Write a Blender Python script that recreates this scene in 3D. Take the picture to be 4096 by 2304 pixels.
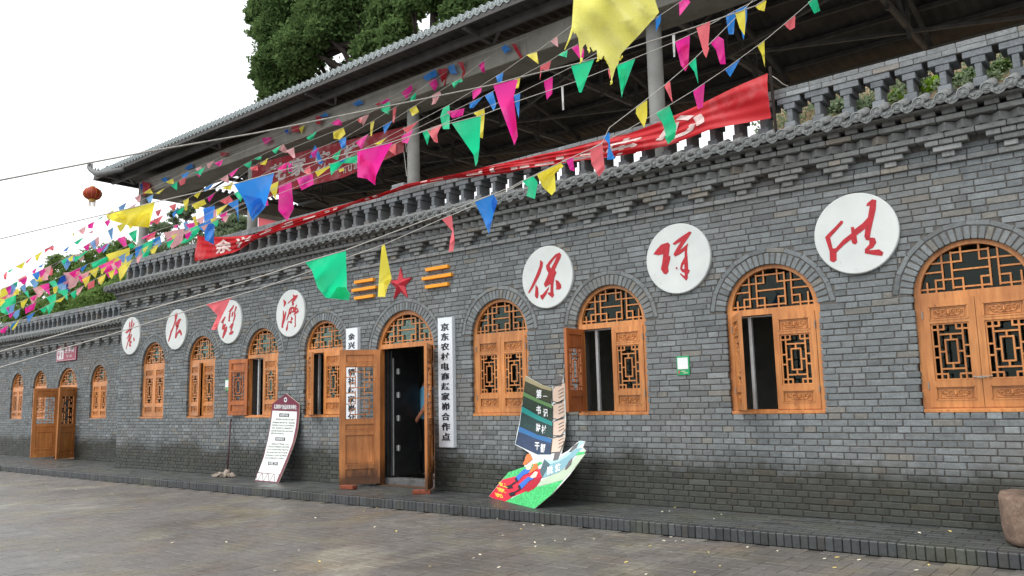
import bpy, bmesh, math, random
import numpy as np
from mathutils import Vector, Matrix, geometry

random.seed(7); rng = np.random.default_rng(7)
for _o in list(bpy.data.objects): bpy.data.objects.remove(_o)
scene = bpy.context.scene
col = scene.collection
R = math.radians

# ------------------------------------------------------------------ camera
CAM = Vector((6.5231, -8.2702, 1.2208))
RIGHT = Vector((0.7728926, 0.63412269, -0.02292243))
UP = Vector((0.10452916, -0.09160668, 0.99029383))
FWD = Vector((-0.62586794, 0.76778684, 0.13708644))
FPX = 3241.78
cam_data = bpy.data.cameras.new('camera'); cam = bpy.data.objects.new('camera', cam_data); col.objects.link(cam)
cam_data.sensor_width = 36.0; cam_data.lens = 36.0 * FPX / 4096.0
cam_data.clip_start = 0.05; cam_data.clip_end = 2000
cam.matrix_world = Matrix(((RIGHT.x, UP.x, -FWD.x, CAM.x), (RIGHT.y, UP.y, -FWD.y, CAM.y), (RIGHT.z, UP.z, -FWD.z, CAM.z), (0, 0, 0, 1)))
scene.camera = cam

# ------------------------------------------------------------------ sky, sun, exposure (bright overcast)
world = bpy.data.worlds.new('World'); scene.world = world; world.use_nodes = True
wn = world.node_tree.nodes; wl = world.node_tree.links
bg = wn['Background']
sky = wn.new('ShaderNodeTexSky'); sky.sky_type = 'NISHITA'; sky.sun_disc = False
SUN_EL, SUN_AZ = R(58), R(200)
sky.sun_elevation = SUN_EL; sky.sun_rotation = SUN_AZ
sky.air_density = 1.0; sky.dust_density = 6.0; sky.ozone_density = 1.0
hsv = wn.new('ShaderNodeHueSaturation'); hsv.inputs['Saturation'].default_value = 0.10
wl.new(sky.outputs[0], hsv.inputs['Color'])
mixw = wn.new('ShaderNodeMix'); mixw.data_type = 'RGBA'; mixw.inputs[0].default_value = 0.6
wl.new(hsv.outputs[0], mixw.inputs[6]); mixw.inputs[7].default_value = (10.0, 10.3, 10.7, 1)   # even cloud cover
wl.new(mixw.outputs[2], bg.inputs['Color'])
bg.inputs['Strength'].default_value = 0.15
sun_data = bpy.data.lights.new('sun', 'SUN'); sun = bpy.data.objects.new('sun', sun_data); col.objects.link(sun)
sun_data.energy = 0.9; sun_data.angle = R(25); sun_data.color = (1.0, 0.97, 0.93)
_d = Vector((math.sin(SUN_AZ) * math.cos(SUN_EL), math.cos(SUN_AZ) * math.cos(SUN_EL), math.sin(SUN_EL)))
sun.rotation_euler = (-_d).to_track_quat('-Z', 'Y').to_euler(); sun.location = (0, -20, 30)
scene.view_settings.view_transform = 'Standard'; scene.view_settings.look = 'None'
scene.view_settings.exposure = 0.50; scene.view_settings.gamma = 1.0
scene.view_settings.use_curve_mapping = False
scene.render.engine = 'CYCLES'
scene.cycles.max_bounces = 7; scene.cycles.diffuse_bounces = 3; scene.cycles.transparent_max_bounces = 16
scene.cycles.use_denoising = True

# ------------------------------------------------------------------ pixel <-> world (photograph measured at 4096 x 2304)
TILES = dict(A=(3072,1152,2.5156), B=(3072,0,2.5156), C=(3072,576,2.5156), D=(2048,1152,2.5156), E=(2048,576,2.5156),
             F=(1024,1152,2.5156), G=(1024,576,2.5156), H=(0,1152,2.5156), I=(0,576,2.5156), L=(1024,0,2.5156),
             M=(0,1728,2.5156), N=(1024,1728,2.5156), O=(2048,0,2.5156), Q=(2048,1728,2.5156), R=(3072,1728,2.5156),
             p1=(0,850,2.958), p2=(560,640,2.958), p3=(1000,400,2.958), p4=(1500,150,2.958),
             q1=(480,1190,5.152), q2=(1090,1150,6.9), q3=(2080,970,5.173), q4=(2570,880,4.676),
             cb=(1930,1480,2.5432), ib=(1000,1560,3.8136), S=(0,0,1.0), W=(0,0,2576/4096))
def T(t, x, y):
    ox, oy, s = TILES[t]; return (ox + x / s, oy + y / s)
def ray(px):
    return FWD + RIGHT * ((px[0] - 2048) / FPX) - UP * ((px[1] - 1152) / FPX)
def at_Y(px, Y):
    d = ray(px); return CAM + d * ((Y - CAM.y) / d.y)
def at_Z(px, z):
    d = ray(px); return CAM + d * ((z - CAM.z) / d.z)
def at_depth(px, dep): return CAM + ray(px) * dep
def project(P):
    d = Vector(P) - CAM; z = d.dot(FWD)
    return (2048 + FPX * d.dot(RIGHT) / z, 1152 - FPX * d.dot(UP) / z, z)

# ------------------------------------------------------------------ materials
MATS = {}
class NT:
    def __init__(s, name):
        s.m = bpy.data.materials.new(name); s.m.use_nodes = True
        s.n = s.m.node_tree.nodes; s.l = s.m.node_tree.links; s.b = s.n['Principled BSDF']; s.out = s.n['Material Output']
        MATS[name] = s.m
    def new(s, t, **kw):
        x = s.n.new(t)
        for k, v in kw.items(): setattr(x, k, v)
        return x
    def pos(s):
        g = s.new('ShaderNodeNewGeometry'); return g.outputs['Position']
    def obj(s):
        g = s.new('ShaderNodeTexCoord'); return g.outputs['Object']
    def map(s, vec, scale=(1,1,1), loc=(0,0,0), rot=(0,0,0)):
        m = s.new('ShaderNodeMapping'); m.inputs['Scale'].default_value = scale; m.inputs['Location'].default_value = loc; m.inputs['Rotation'].default_value = rot
        s.l.new(vec, m.inputs[0]); return m.outputs[0]
    def noise(s, vec, scale, detail=4, rough=0.55, out='Fac'):
        t = s.new('ShaderNodeTexNoise'); t.inputs['Scale'].default_value = scale; t.inputs['Detail'].default_value = detail; t.inputs['Roughness'].default_value = rough
        s.l.new(vec, t.inputs['Vector']); return t.outputs[0 if out == 'Fac' else 1]
    def ramp(s, fac, stops):
        r = s.new('ShaderNodeValToRGB'); e = r.color_ramp.elements
        e[0].position, e[0].color = stops[0][0], c4(stops[0][1]); e[1].position, e[1].color = stops[-1][0], c4(stops[-1][1])
        for p_, c_ in stops[1:-1]:
            q = e.new(p_); q.color = c4(c_)
        s.l.new(fac, r.inputs[0]); return r.outputs[0]
    def mix(s, fac, a, b, mode='MIX'):
        m = s.new('ShaderNodeMix', data_type='RGBA', blend_type=mode)
        for sock, v in ((m.inputs[0], fac), (m.inputs[6], a), (m.inputs[7], b)):
            if hasattr(v, 'is_output'): s.l.new(v, sock)
            elif isinstance(v, (int, float)): sock.default_value = v if sock == m.inputs[0] else (v, v, v, 1)
            else: sock.default_value = c4(v)
        return m.outputs[2]
    def math(s, op, a, b=0.0):
        m = s.new('ShaderNodeMath', operation=op)
        for i, v in enumerate((a, b)):
            if hasattr(v, 'is_output'): s.l.new(v, m.inputs[i])
            else: m.inputs[i].default_value = v
        return m.outputs[0]
    def sep(s, v):
        x = s.new('ShaderNodeSeparateXYZ'); s.l.new(v, x.inputs[0]); return x.outputs
    def set(s, k, v):
        if hasattr(v, 'is_output'): s.l.new(v, s.b.inputs[k])
        else: s.b.inputs[k].default_value = c4(v) if k == 'Base Color' else v
        return s
    def bump(s, h, strength=0.3, dist=0.01):
        b = s.new('ShaderNodeBump'); b.inputs['Strength'].default_value = strength; b.inputs['Distance'].default_value = dist
        s.l.new(h, b.inputs['Height']); s.l.new(b.outputs[0], s.b.inputs['Normal']); return s
def c4(c):
    if isinstance(c, (int, float)): return (c, c, c, 1)
    return tuple(c) + ((1,) if len(c) == 3 else ())
def srgb(r, g, b):
    f = lambda v: (v / 255 / 12.92) if v / 255 <= 0.04045 else ((v / 255 + 0.055) / 1.055) ** 2.4
    return (f(r), f(g), f(b))

def plain(name, colr, rough=0.6, nscale=12, amt=0.18, spec=0.4, metal=0.0, bump=0.0, bscale=60):
    t = NT(name); v = t.obj()
    n = t.noise(v, nscale, 5)
    lo = tuple(c * (1 - amt) for c in colr); hi = tuple(min(1, c * (1 + amt)) for c in colr)
    t.set('Base Color', t.ramp(n, [(0.3, lo), (0.7, hi)])); t.set('Roughness', rough); t.set('Specular IOR Level', spec); t.set('Metallic', metal)
    if bump: t.bump(t.noise(v, bscale, 5), bump, 0.004)
    return t.m

def tinted(t):
    """colour = mesh attribute 'tint' x object colour"""
    a = t.new('ShaderNodeAttribute', attribute_name='tint'); o = t.new('ShaderNodeObjectInfo')
    return t.mix(1.0, a.outputs['Color'], o.outputs['Color'], 'MULTIPLY')

# grey-blue brick; damp near the ground is a stain of its own shape
def make_brick(name, damp):
    t = NT(name); p = t.pos(); c = tinted(t)
    n1 = t.noise(t.map(p, (9, 9, 22)), 1.0, 5, 0.6)
    n2 = t.noise(p, 55, 4, 0.7)
    c = t.mix(1.0, c, t.ramp(n1, [(0.25, (0.72, 0.74, 0.75)), (0.5, (1, 1, 1)), (0.75, (1.22, 1.24, 1.24))]), 'MULTIPLY')
    c = t.mix(1.0, c, t.ramp(n2, [(0.3, 0.8), (0.7, 1.2)]), 'MULTIPLY')
    run = t.noise(t.map(p, (26, 26, 3.0)), 1.0, 3, 0.6)                      # vertical run-off streaks
    c = t.mix(t.ramp(run, [(0.56, 0.0), (0.78, 0.5)]), c, (0.055, 0.062, 0.066))
    bloom = t.noise(t.map(p, (1.4, 1.4, 2.2)), 1.0, 6, 0.75)                 # pale lime bloom
    c = t.mix(t.ramp(bloom, [(0.60, 0.0), (0.74, 0.38)]), c, (0.34, 0.36, 0.36))
    warm = t.noise(t.map(p, (0.7, 0.7, 1.1), (3, 1, 7)), 1.0, 3)
    c = t.mix(t.ramp(warm, [(0.5, 0.0), (0.72, 0.30)]), c, (0.19, 0.165, 0.135), 'MIX')
    rough = 0.82
    if damp:
        z = t.sep(p)[2]
        edge = t.math('ADD', t.noise(t.map(p, (1.1, 1.1, 0.6)), 1.0, 5, 0.65), t.math('MULTIPLY', t.noise(t.map(p, (9, 9, 16)), 1.0, 2), 0.25))
        lim = t.math('ADD', t.math('MULTIPLY', edge, 0.70), 0.10)
        f = t.math('SUBTRACT', lim, z)
        wet = t.ramp(t.math('ADD', t.math('MULTIPLY', f, 4.5), 0.35), [(0.0, 0.0), (1.0, 1.0)])
        c = t.mix(wet, c, t.mix(1.0, c, (0.30, 0.29, 0.245), 'MULTIPLY'))
        rr = t.mix(wet, 0.82, 0.55); t.set('Roughness', rr)
    else: t.set('Roughness', rough)
    t.set('Base Color', c); t.set('Specular IOR Level', 0.3)
    t.bump(t.noise(p, 130, 4, 0.7), 0.35, 0.004)
make_brick('brick', True); make_brick('brick_high', False)
def make_mortar():
    t = NT('mortar'); p = t.pos(); z = t.sep(p)[2]
    c = t.ramp(t.noise(p, 30, 5), [(0.3, (0.070, 0.066, 0.060)), (0.7, (0.125, 0.118, 0.107))])
    lim = t.math('ADD', t.math('MULTIPLY', t.noise(t.map(p, (1.1, 1.1, 0.6)), 1.0, 5, 0.65), 0.7), 0.2)
    wet = t.ramp(t.math('ADD', t.math('MULTIPLY', t.math('SUBTRACT', lim, z), 4.5), 0.35), [(0.0, 0.0), (1.0, 1.0)])
    t.set('Base Color', t.mix(wet, c, t.mix(1.0, c, (0.5, 0.48, 0.42), 'MULTIPLY'))); t.set('Roughness', 0.95)
make_mortar()
plain('tile_front', (0.165, 0.176, 0.172), 0.8, 40, 0.5, bump=0.6, bscale=80)
plain('tile', (0.15, 0.155, 0.15), 0.8, 30, 0.4, bump=0.4, bscale=90)
plain('tile_pale', (0.30, 0.335, 0.335), 0.75, 25, 0.45, bump=0.5, bscale=70)

# paving: wet brown-grey bricks with algae and dark damp blotches
def make_paving(name, use_tint, platform=False):
    t = NT(name); p = t.pos()
    if use_tint: c = tinted(t)
    else:
        br = t.new('ShaderNodeTexBrick'); br.inputs['Scale'].default_value = 1.0; br.inputs['Brick Width'].default_value = 0.236; br.inputs['Row Height'].default_value = 0.118
        br.inputs['Mortar Size'].default_value = 0.004; br.inputs['Color1'].default_value = c4((0.15, 0.135, 0.115)); br.inputs['Color2'].default_value = c4((0.12, 0.115, 0.105)); br.inputs['Mortar'].default_value = c4((0.05, 0.045, 0.04))
        t.l.new(p, br.inputs['Vector']); c = br.outputs['Color']
    n1 = t.noise(p, 1.1, 6, 0.62); n2 = t.noise(t.map(p, (1, 1, 1), (5, 9, 0)), 0.55, 5, 0.6); n3 = t.noise(p, 28, 5, 0.7)
    c = t.mix(t.ramp(n1, [(0.50, 0.0), (0.66, 0.55)]), c, (0.17, 0.15, 0.085) if not platform else (0.075, 0.078, 0.05))
    c = t.mix(t.ramp(n2, [(0.48, 0.0), (0.66, 0.6)]), c, (0.07, 0.062, 0.055) if not platform else (0.028, 0.03, 0.03))
    pale = t.noise(t.map(p, (0.9, 0.55, 1), (2, 4, 0)), 0.75, 6, 0.7)
    if not platform:
        c = t.mix(t.ramp(pale, [(0.54, 0.0), (0.70, 0.5)]), c, (0.36, 0.34, 0.27))
        rust = t.noise(t.map(p, (1, 1, 1), (11, 3, 0)), 0.9, 4, 0.6)
        c = t.mix(t.ramp(rust, [(0.57, 0.0), (0.72, 0.28)]), c, (0.20, 0.125, 0.075))
    c = t.mix(1.0, c, t.ramp(n3, [(0.3, 0.75), (0.7, 1.25)]), 'MULTIPLY')
    t.set('Base Color', c)
    t.set('Roughness', t.ramp(t.noise(p, 1.7, 5, 0.6), [(0.35, 0.26 if platform else 0.33), (0.65, 0.58 if platform else 0.60)]))
    t.set('Specular IOR Level', 0.5)
    t.bump(t.noise(p, 45, 5, 0.65), 0.35, 0.006)
make_paving('paving', True); make_paving('paving_far', False); make_paving('platform_brick', True, True)
plain('joint_dirt', (0.062, 0.056, 0.048), 0.9, 20, 0.3)

# orange varnished pine
def make_wood(name, dark, mid, lite, stain=False):
    t = NT(name); v = t.pos(); 
    w = t.noise(t.map(v, (26, 26, 2.2)), 1.0, 6, 0.6); k = t.noise(t.map(v, (5, 5, 2.0)), 1.0, 3)
    c = t.ramp(w, [(0.25, dark), (0.5, mid), (0.78, lite)])
    vor = t.new('ShaderNodeTexVoronoi'); vor.inputs['Scale'].default_value = 5.5; t.l.new(t.map(v, (1, 1, 0.8)), vor.inputs['Vector'])
    c = t.mix(t.ramp(vor.outputs['Distance'], [(0.03, 0.75), (0.085, 0.0)]), c, (0.10, 0.025, 0.008))
    c = t.mix(t.ramp(k, [(0.4, 0.0), (0.75, 0.6)]), c, dark)
    c = t.mix(1.0, c, t.ramp(t.noise(v, 1.3, 3), [(0.35, 0.78), (0.65, 1.18)]), 'MULTIPLY')
    if stain:
        z = t.sep(v)[2]
        s_ = t.math('SUBTRACT', t.math('MULTIPLY', t.noise(t.map(v, (7, 7, 1.6)), 1.0, 5, 0.7), 0.85), z)
        c = t.mix(t.ramp(t.math('MULTIPLY', s_, 3.5), [(0.0, 0.0), (1.0, 0.85)]), c, (0.035, 0.016, 0.008))
    t.set('Base Color', c); t.set('Roughness', 0.42); t.set('Specular IOR Level', 0.4)
    t.b.inputs['Coat Weight'].default_value = 0.15; t.b.inputs['Coat Roughness'].default_value = 0.3
    t.bump(w, 0.15, 0.002)
make_wood('wood', (0.32, 0.108, 0.028), (0.51, 0.200, 0.056), (0.64, 0.295, 0.10))
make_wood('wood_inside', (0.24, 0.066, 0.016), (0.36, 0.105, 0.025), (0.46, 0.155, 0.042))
make_wood('door_wood', (0.30, 0.098, 0.024), (0.48, 0.180, 0.048), (0.60, 0.262, 0.082), True)

def make_glass():
    t = NT('glass'); g = t.new('ShaderNodeBsdfGlossy'); g.inputs['Roughness'].default_value = 0.03; g.inputs['Color'].default_value = (0.75, 0.85, 0.8, 1)
    tr = t.new('ShaderNodeBsdfTransparent'); tr.inputs['Color'].default_value = (0.62, 0.68, 0.64, 1)
    f = t.new('ShaderNodeFresnel'); f.inputs['IOR'].default_value = 1.45
    m = t.new('ShaderNodeMixShader'); t.l.new(t.math('MULTIPLY', f.outputs[0], 0.55), m.inputs[0]); t.l.new(tr.outputs[0], m.inputs[1]); t.l.new(g.outputs[0], m.inputs[2]); t.l.new(m.outputs[0], t.out.inputs[0])
make_glass()
plain('concrete', (0.30, 0.30, 0.28), 0.85, 3, 0.22, bump=0.3, bscale=25)
def make_beam():
    t = NT('beam_concrete'); p = t.pos()
    c = t.ramp(t.noise(p, 2.2, 6, 0.65), [(0.3, (0.17, 0.166, 0.142)), (0.7, (0.28, 0.27, 0.235))])
    c = t.mix(t.ramp(t.noise(t.map(p, (9, 9, 1.0)), 1.0, 4, 0.6), [(0.55, 0.0), (0.75, 0.5)]), c, (0.09, 0.085, 0.07))
    t.set('Base Color', c); t.set('Roughness', 0.9)
make_beam()
plain('sheet_metal', (0.055, 0.052, 0.048), 0.6, 3, 0.4)
plain('steel', (0.10, 0.098, 0.095), 0.6, 6, 0.3)
plain('aluminium', (0.55, 0.58, 0.58), 0.4, 8, 0.1, metal=0.4)
plain('dark_steel', (0.02, 0.021, 0.023), 0.35, 8, 0.3)
plain('threshold', (0.10, 0.10, 0.10), 0.6, 10, 0.3)
plain('hinge_metal', (0.30, 0.29, 0.26), 0.45, 8, 0.2, metal=0.6)
plain('plaster', (0.42, 0.40, 0.36), 0.9, 2, 0.2)
plain('slab', (0.2, 0.195, 0.18), 0.95, 2, 0.2)
def make_plaque():
    t = NT('plaque_white'); v = t.pos()
    c = t.ramp(t.noise(v, 2.5, 4), [(0.3, (0.52, 0.55, 0.535)), (0.7, (0.62, 0.65, 0.63))])
    vor = t.noise(v, 16, 7, 0.8)
    c = t.mix(t.ramp(vor, [(0.61, 0.0), (0.70, 0.65)]), c, (0.33, 0.34, 0.32))
    t.set('Base Color', c); t.set('Roughness', 0.7); t.bump(t.noise(v, 40, 5), 0.25, 0.004)
make_plaque()
plain('red_paint', srgb(166, 20, 34), 0.45, 30, 0.25, bump=0.4, bscale=45)
plain('star_red', srgb(178, 38, 52), 0.5, 6, 0.12)
plain('orange_paint', srgb(232, 150, 22), 0.5, 5, 0.08)
plain('sign_white', (0.66, 0.70, 0.74), 0.35, 2, 0.04)
plain('sign_side', (0.62, 0.67, 0.72), 0.4, 3, 0.06)
plain('banner_ink', (0.62, 0.46, 0.43), 0.7, 20, 0.15)
plain('ink_black', (0.012, 0.014, 0.022), 0.5, 5, 0.1)
plain('ink_white', (0.70, 0.72, 0.72), 0.5, 5, 0.04)
plain('maroon', srgb(105, 28, 52), 0.4, 3, 0.1)
plain('sign_maroon', srgb(140, 42, 66), 0.4, 3, 0.1)
plain('panel_cream', (0.68, 0.72, 0.68), 0.4, 2, 0.04)
plain('placard_green', srgb(22, 150, 92), 0.4, 4, 0.08)
plain('red_brick', srgb(120, 62, 42), 0.9, 20, 0.3, bump=0.5)
plain('rust_pole', srgb(66, 34, 40), 0.6, 10, 0.2)
plain('mop_cotton', srgb(150, 138, 126), 0.95, 30, 0.35)
plain('rope', srgb(150, 146, 138), 0.9, 40, 0.25)
plain('cord', srgb(172, 168, 160), 0.9, 40, 0.15)
plain('leaf_litter', srgb(205, 185, 110), 0.7, 15, 0.3)
plain('leaf_pale', srgb(208, 200, 178), 0.7, 15, 0.2)
plain('bark', srgb(42, 34, 30), 0.95, 8, 0.3, bump=0.5, bscale=20)
plain('soil', srgb(128, 108, 84), 0.95, 0.8, 0.3)
plain('skin', srgb(176, 120, 92), 0.6, 6, 0.1)
plain('shirt_blue', srgb(110, 185, 225), 0.8, 8, 0.1)
plain('shirt_navy', srgb(40, 48, 66), 0.8, 8, 0.1)
plain('trousers', srgb(34, 36, 44), 0.85, 8, 0.15)
plain('hair', srgb(16, 15, 15), 0.6, 8, 0.1)
plain('shoe_white', srgb(190, 188, 182), 0.6, 8, 0.1)
plain('pipe_red', srgb(110, 34, 30), 0.6, 4, 0.2)
plain('shed_red', srgb(178, 66, 74), 0.6, 2, 0.15)
plain('lantern_gold', srgb(190, 150, 60), 0.5, 10, 0.2)
plain('tassel', srgb(205, 185, 160), 0.8, 20, 0.2)
def make_stone():
    t = NT('stone'); v = t.pos()
    c = t.ramp(t.noise(v, 9, 8, 0.75), [(0.3, srgb(90, 74, 63)), (0.55, srgb(132, 110, 94)), (0.75, srgb(164, 144, 126))])
    pit = t.noise(v, 60, 6, 0.8)
    c = t.mix(t.ramp(pit, [(0.35, 0.8), (0.46, 0.0)]), c, srgb(60, 48, 40))
    t.set('Base Color', c); t.set('Roughness', 0.95); t.bump(t.noise(v, 34, 8, 0.8), 1.0, 0.02)
make_stone()

def cloth(name, colr, trans=0.55, rough=0.85):
    t = NT(name); v = t.pos()
    wv = t.noise(v, 220, 2)
    c = t.ramp(wv, [(0.3, tuple(x * 0.88 for x in colr)), (0.7, colr)])
    fade = t.noise(t.map(v, (11, 11, 5)), 1.0, 3, 0.6)
    c = t.mix(t.ramp(fade, [(0.35, 0.0), (0.75, 0.32)]), c, tuple(x * 0.78 for x in colr))
    c = t.mix(t.ramp(t.noise(v, 4.0, 3), [(0.5, 0.0), (0.75, 0.22)]), c, tuple(x * 0.5 + 0.45 for x in colr))
    d = t.new('ShaderNodeBsdfDiffuse'); tr = t.new('ShaderNodeBsdfTranslucent'); m = t.new('ShaderNodeMixShader')
    t.l.new(c, d.inputs['Color']); t.l.new(c, tr.inputs['Color']); m.inputs[0].default_value = trans
    t.l.new(d.outputs[0], m.inputs[1]); t.l.new(tr.outputs[0], m.inputs[2])
    g = t.new('ShaderNodeBsdfGlossy'); g.inputs['Roughness'].default_value = 0.5; m2 = t.new('ShaderNodeMixShader'); m2.inputs[0].default_value = 0.03
    t.l.new(m.outputs[0], m2.inputs[1]); t.l.new(g.outputs[0], m2.inputs[2]); t.l.new(m2.outputs[0], t.out.inputs[0])
FLAGC = dict(b=srgb(50, 146, 236), B=srgb(130, 186, 240), n=srgb(24, 84, 186), k=srgb(255, 44, 168), g=srgb(34, 226, 160), y=srgb(255, 240, 84),
             s=srgb(255, 124, 132), S=srgb(255, 190, 192), r=srgb(200, 30, 52), w=srgb(225, 225, 220))
for k_, c_ in FLAGC.items(): cloth('cloth_' + k_, c_)
cloth('banner_red', srgb(200, 14, 28), 0.25); cloth('banner_shaded', srgb(132, 16, 28), 0.1)  # shed banner's red is darkened to carry the roof's shade in its colour
cloth('cloth_torn', srgb(255, 250, 140), 0.6); cloth('lantern_red', srgb(176, 62, 42), 0.25)
FLAGNAME = dict(b='blue', B='pale blue', n='navy', k='magenta', g='green', y='yellow', s='coral', S='pale pink', r='crimson', w='white')

def foliage(name, a, b, trans=0.4):
    t = NT(name); att = t.new('ShaderNodeAttribute', attribute_name='tint')
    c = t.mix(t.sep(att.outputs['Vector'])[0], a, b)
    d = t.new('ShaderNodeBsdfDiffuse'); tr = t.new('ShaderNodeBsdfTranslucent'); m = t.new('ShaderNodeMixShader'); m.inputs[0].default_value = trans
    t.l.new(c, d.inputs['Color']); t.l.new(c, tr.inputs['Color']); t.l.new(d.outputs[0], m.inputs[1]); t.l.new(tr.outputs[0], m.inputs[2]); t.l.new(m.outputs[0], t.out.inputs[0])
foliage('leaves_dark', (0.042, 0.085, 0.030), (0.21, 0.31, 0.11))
foliage('leaves_mid', (0.085, 0.15, 0.04), (0.22, 0.32, 0.10))
foliage('leaves_pale', (0.13, 0.18, 0.10), (0.26, 0.32, 0.20))
foliage('leaves_bright', (0.12, 0.24, 0.02), (0.30, 0.45, 0.05))

# ------------------------------------------------------------------ object helpers
WORLD = {}
def M_(m): return MATS[m] if isinstance(m, str) else m
def put(name, me, parent=None, loc=(0, 0, 0), rot=None, mat=None, color=None):
    o = bpy.data.objects.new(name, me); col.objects.link(o)
    w = Vector(loc); WORLD[o.name] = w
    if parent is not None: o.parent = parent; o.location = w - WORLD[parent.name]
    else: o.location = w
    if rot is not None: o.rotation_euler = rot
    if color is not None: o.color = c4(color)
    if mat is not None and me is not None and not me.materials: me.materials.append(M_(mat))
    return o
def tag(o, label, cat, group=None):
    o['label'] = label; o['category'] = cat
    if group: o['group'] = group
    return o
def thing(name, label, cat, loc, group=None):
    o = put(name, None, None, loc); o.empty_display_size = 0.1
    return tag(o, label, cat, group)
def structure(o): o['kind'] = 'structure'; return o
def stuff(o): o['kind'] = 'stuff'; return o

def mesh(V, F, mat=None, name='m', smooth=False, tint=None):
    me = bpy.data.meshes.new(name)
    V = V.tolist() if isinstance(V, np.ndarray) else [tuple(v) for v in V]
    F = F.tolist() if isinstance(F, np.ndarray) else F
    me.from_pydata(V, [], F)
    if tint is not None:
        a = me.attributes.new('tint', 'FLOAT_COLOR', 'POINT')
        tn = np.ones((len(V), 4), np.float32); tn[:, :3] = np.asarray(tint, np.float32).reshape(-1, 3) if np.ndim(tint) > 1 else tint
        a.data.foreach_set('color', tn.ravel())
    if smooth: me.polygons.foreach_set('use_smooth', [True] * len(me.polygons))
    if mat is not None: me.materials.append(M_(mat))
    me.update()
    return me

class MB:
    """collects shapes, then builds one mesh"""
    def __init__(s): s.V = []; s.F = []
    def add(s, V, F):
        n = len(s.V); s.V += [tuple(v) for v in V]; s.F += [tuple(i + n for i in f) for f in F]; return s
    def box(s, x0, x1, y0, y1, z0, z1, c=0.0):
        if c <= 0:
            return s.add([(x0,y0,z0),(x1,y0,z0),(x1,y1,z0),(x0,y1,z0),(x0,y0,z1),(x1,y0,z1),(x1,y1,z1),(x0,y1,z1)],
                         [(0,3,2,1),(4,5,6,7),(0,1,5,4),(1,2,6,5),(2,3,7,6),(3,0,4,7)])
        V, F = chamfer(np.array([(x1-x0)/2,(y1-y0)/2,(z1-z0)/2]), c)
        return s.add(V + np.array([(x0+x1)/2,(y0+y1)/2,(z0+z1)/2]), F)
    def bar(s, p, q, w, h=None, up=(0,0,1)):
        p = Vector(p); q = Vector(q); d = (q - p).normalized(); up = Vector(up)
        if abs(d.dot(up)) > 0.95: up = Vector((0, 1, 0))
        a = d.cross(up).normalized() * w / 2; b = d.cross(a).normalized() * (h or w) / 2
        return s.add([p-a-b, p+a-b, p+a+b, p-a+b, q-a-b, q+a-b, q+a+b, q-a+b], [(0,1,2,3),(7,6,5,4),(0,4,5,1),(1,5,6,2),(2,6,7,3),(3,7,4,0)])
    def tube(s, pts, rad, n=8, caps=True):
        pts = [Vector(p) for p in pts]; rad = rad if hasattr(rad, '__len__') else [rad] * len(pts)
        base = len(s.V); up = Vector((0, 0, 1)); prev = None
        for i, p in enumerate(pts):
            d = (pts[min(i+1, len(pts)-1)] - pts[max(i-1, 0)]).normalized()
            if prev is None: a = d.orthogonal().normalized()
            else:
                a = prev - d * prev.dot(d); a = a.normalized() if a.length > 1e-6 else d.orthogonal().normalized()
            prev = a; b = d.cross(a)
            for k in range(n):
                t = 2 * math.pi * k / n; s.V.append(tuple(p + (a * math.cos(t) + b * math.sin(t)) * rad[i]))
        for i in range(len(pts) - 1):
            for k in range(n):
                A = base + i*n + k; Bq = base + i*n + (k+1) % n; s.F.append((A, Bq, Bq + n, A + n))
        if caps: s.F.append(tuple(base + k for k in range(n))[::-1]); s.F.append(tuple(base + (len(pts)-1)*n + k for k in range(n)))
        return s
    def lathe(s, prof, center=(0,0,0), n=24):
        base = len(s.V); c = Vector(center)
        for r, z in prof:
            for k in range(n):
                t = 2*math.pi*k/n; s.V.append((c.x + r*math.cos(t), c.y + r*math.sin(t), c.z + z))
        for i in range(len(prof)-1):
            for k in range(n):
                A = base+i*n+k; B2 = base+i*n+(k+1)%n; s.F.append((A, B2, B2+n, A+n))
        s.F.append(tuple(base+k for k in range(n))[::-1]); s.F.append(tuple(base+(len(prof)-1)*n+k for k in range(n)))
        return s
    def xf(s, M):
        s.V = [tuple(M @ Vector(v)) for v in s.V]; return s
    def build(s, name, mat, parent=None, smooth=False, loc=(0,0,0), rot=None, tint=None):
        return put(name, mesh(s.V, s.F, mat, name, smooth, tint), parent, loc, rot)

_SG = np.array([(sx, sy, sz) for sx in (-1, 1) for sy in (-1, 1) for sz in (-1, 1)], float)
def _chamfer_faces():
    idx = {tuple(s): i for i, s in enumerate(_SG.astype(int).tolist())}
    F = []
    for ax in range(3):
        b, c = [(1, 2), (2, 0), (0, 1)][ax]
        for sgn in (-1, 1):
            q = []
            for sb, sc in ((-1,-1),(1,-1),(1,1),(-1,1)):
                t = [0,0,0]; t[ax] = sgn; t[b] = sb; t[c] = sc; q.append(idx[tuple(t)] * 3 + ax)
            F.append(tuple(q if sgn > 0 else q[::-1]))
    for ax in range(3):                                     # edges parallel to ax
        b, c = [(1, 2), (2, 0), (0, 1)][ax]
        for sb in (-1, 1):
            for sc in (-1, 1):
                t0 = [0,0,0]; t0[ax] = -1; t0[b] = sb; t0[c] = sc; t1 = list(t0); t1[ax] = 1
                i0, i1 = idx[tuple(t0)], idx[tuple(t1)]
                q = [i0*3+b, i1*3+b, i1*3+c, i0*3+c]
                F.append(tuple(q))
    for i in range(8): F.append((i*3, i*3+1, i*3+2))
    return F
_CF = _chamfer_faces()
def chamfer(half, c):
    half = np.asarray(half, float); c = min(c, half.min() * 0.45)
    V = np.repeat(_SG * (half - c), 3, axis=0)
    for i in range(8):
        for ax in range(3): V[i*3+ax, ax] += _SG[i, ax] * c
    return V, _CF

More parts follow.
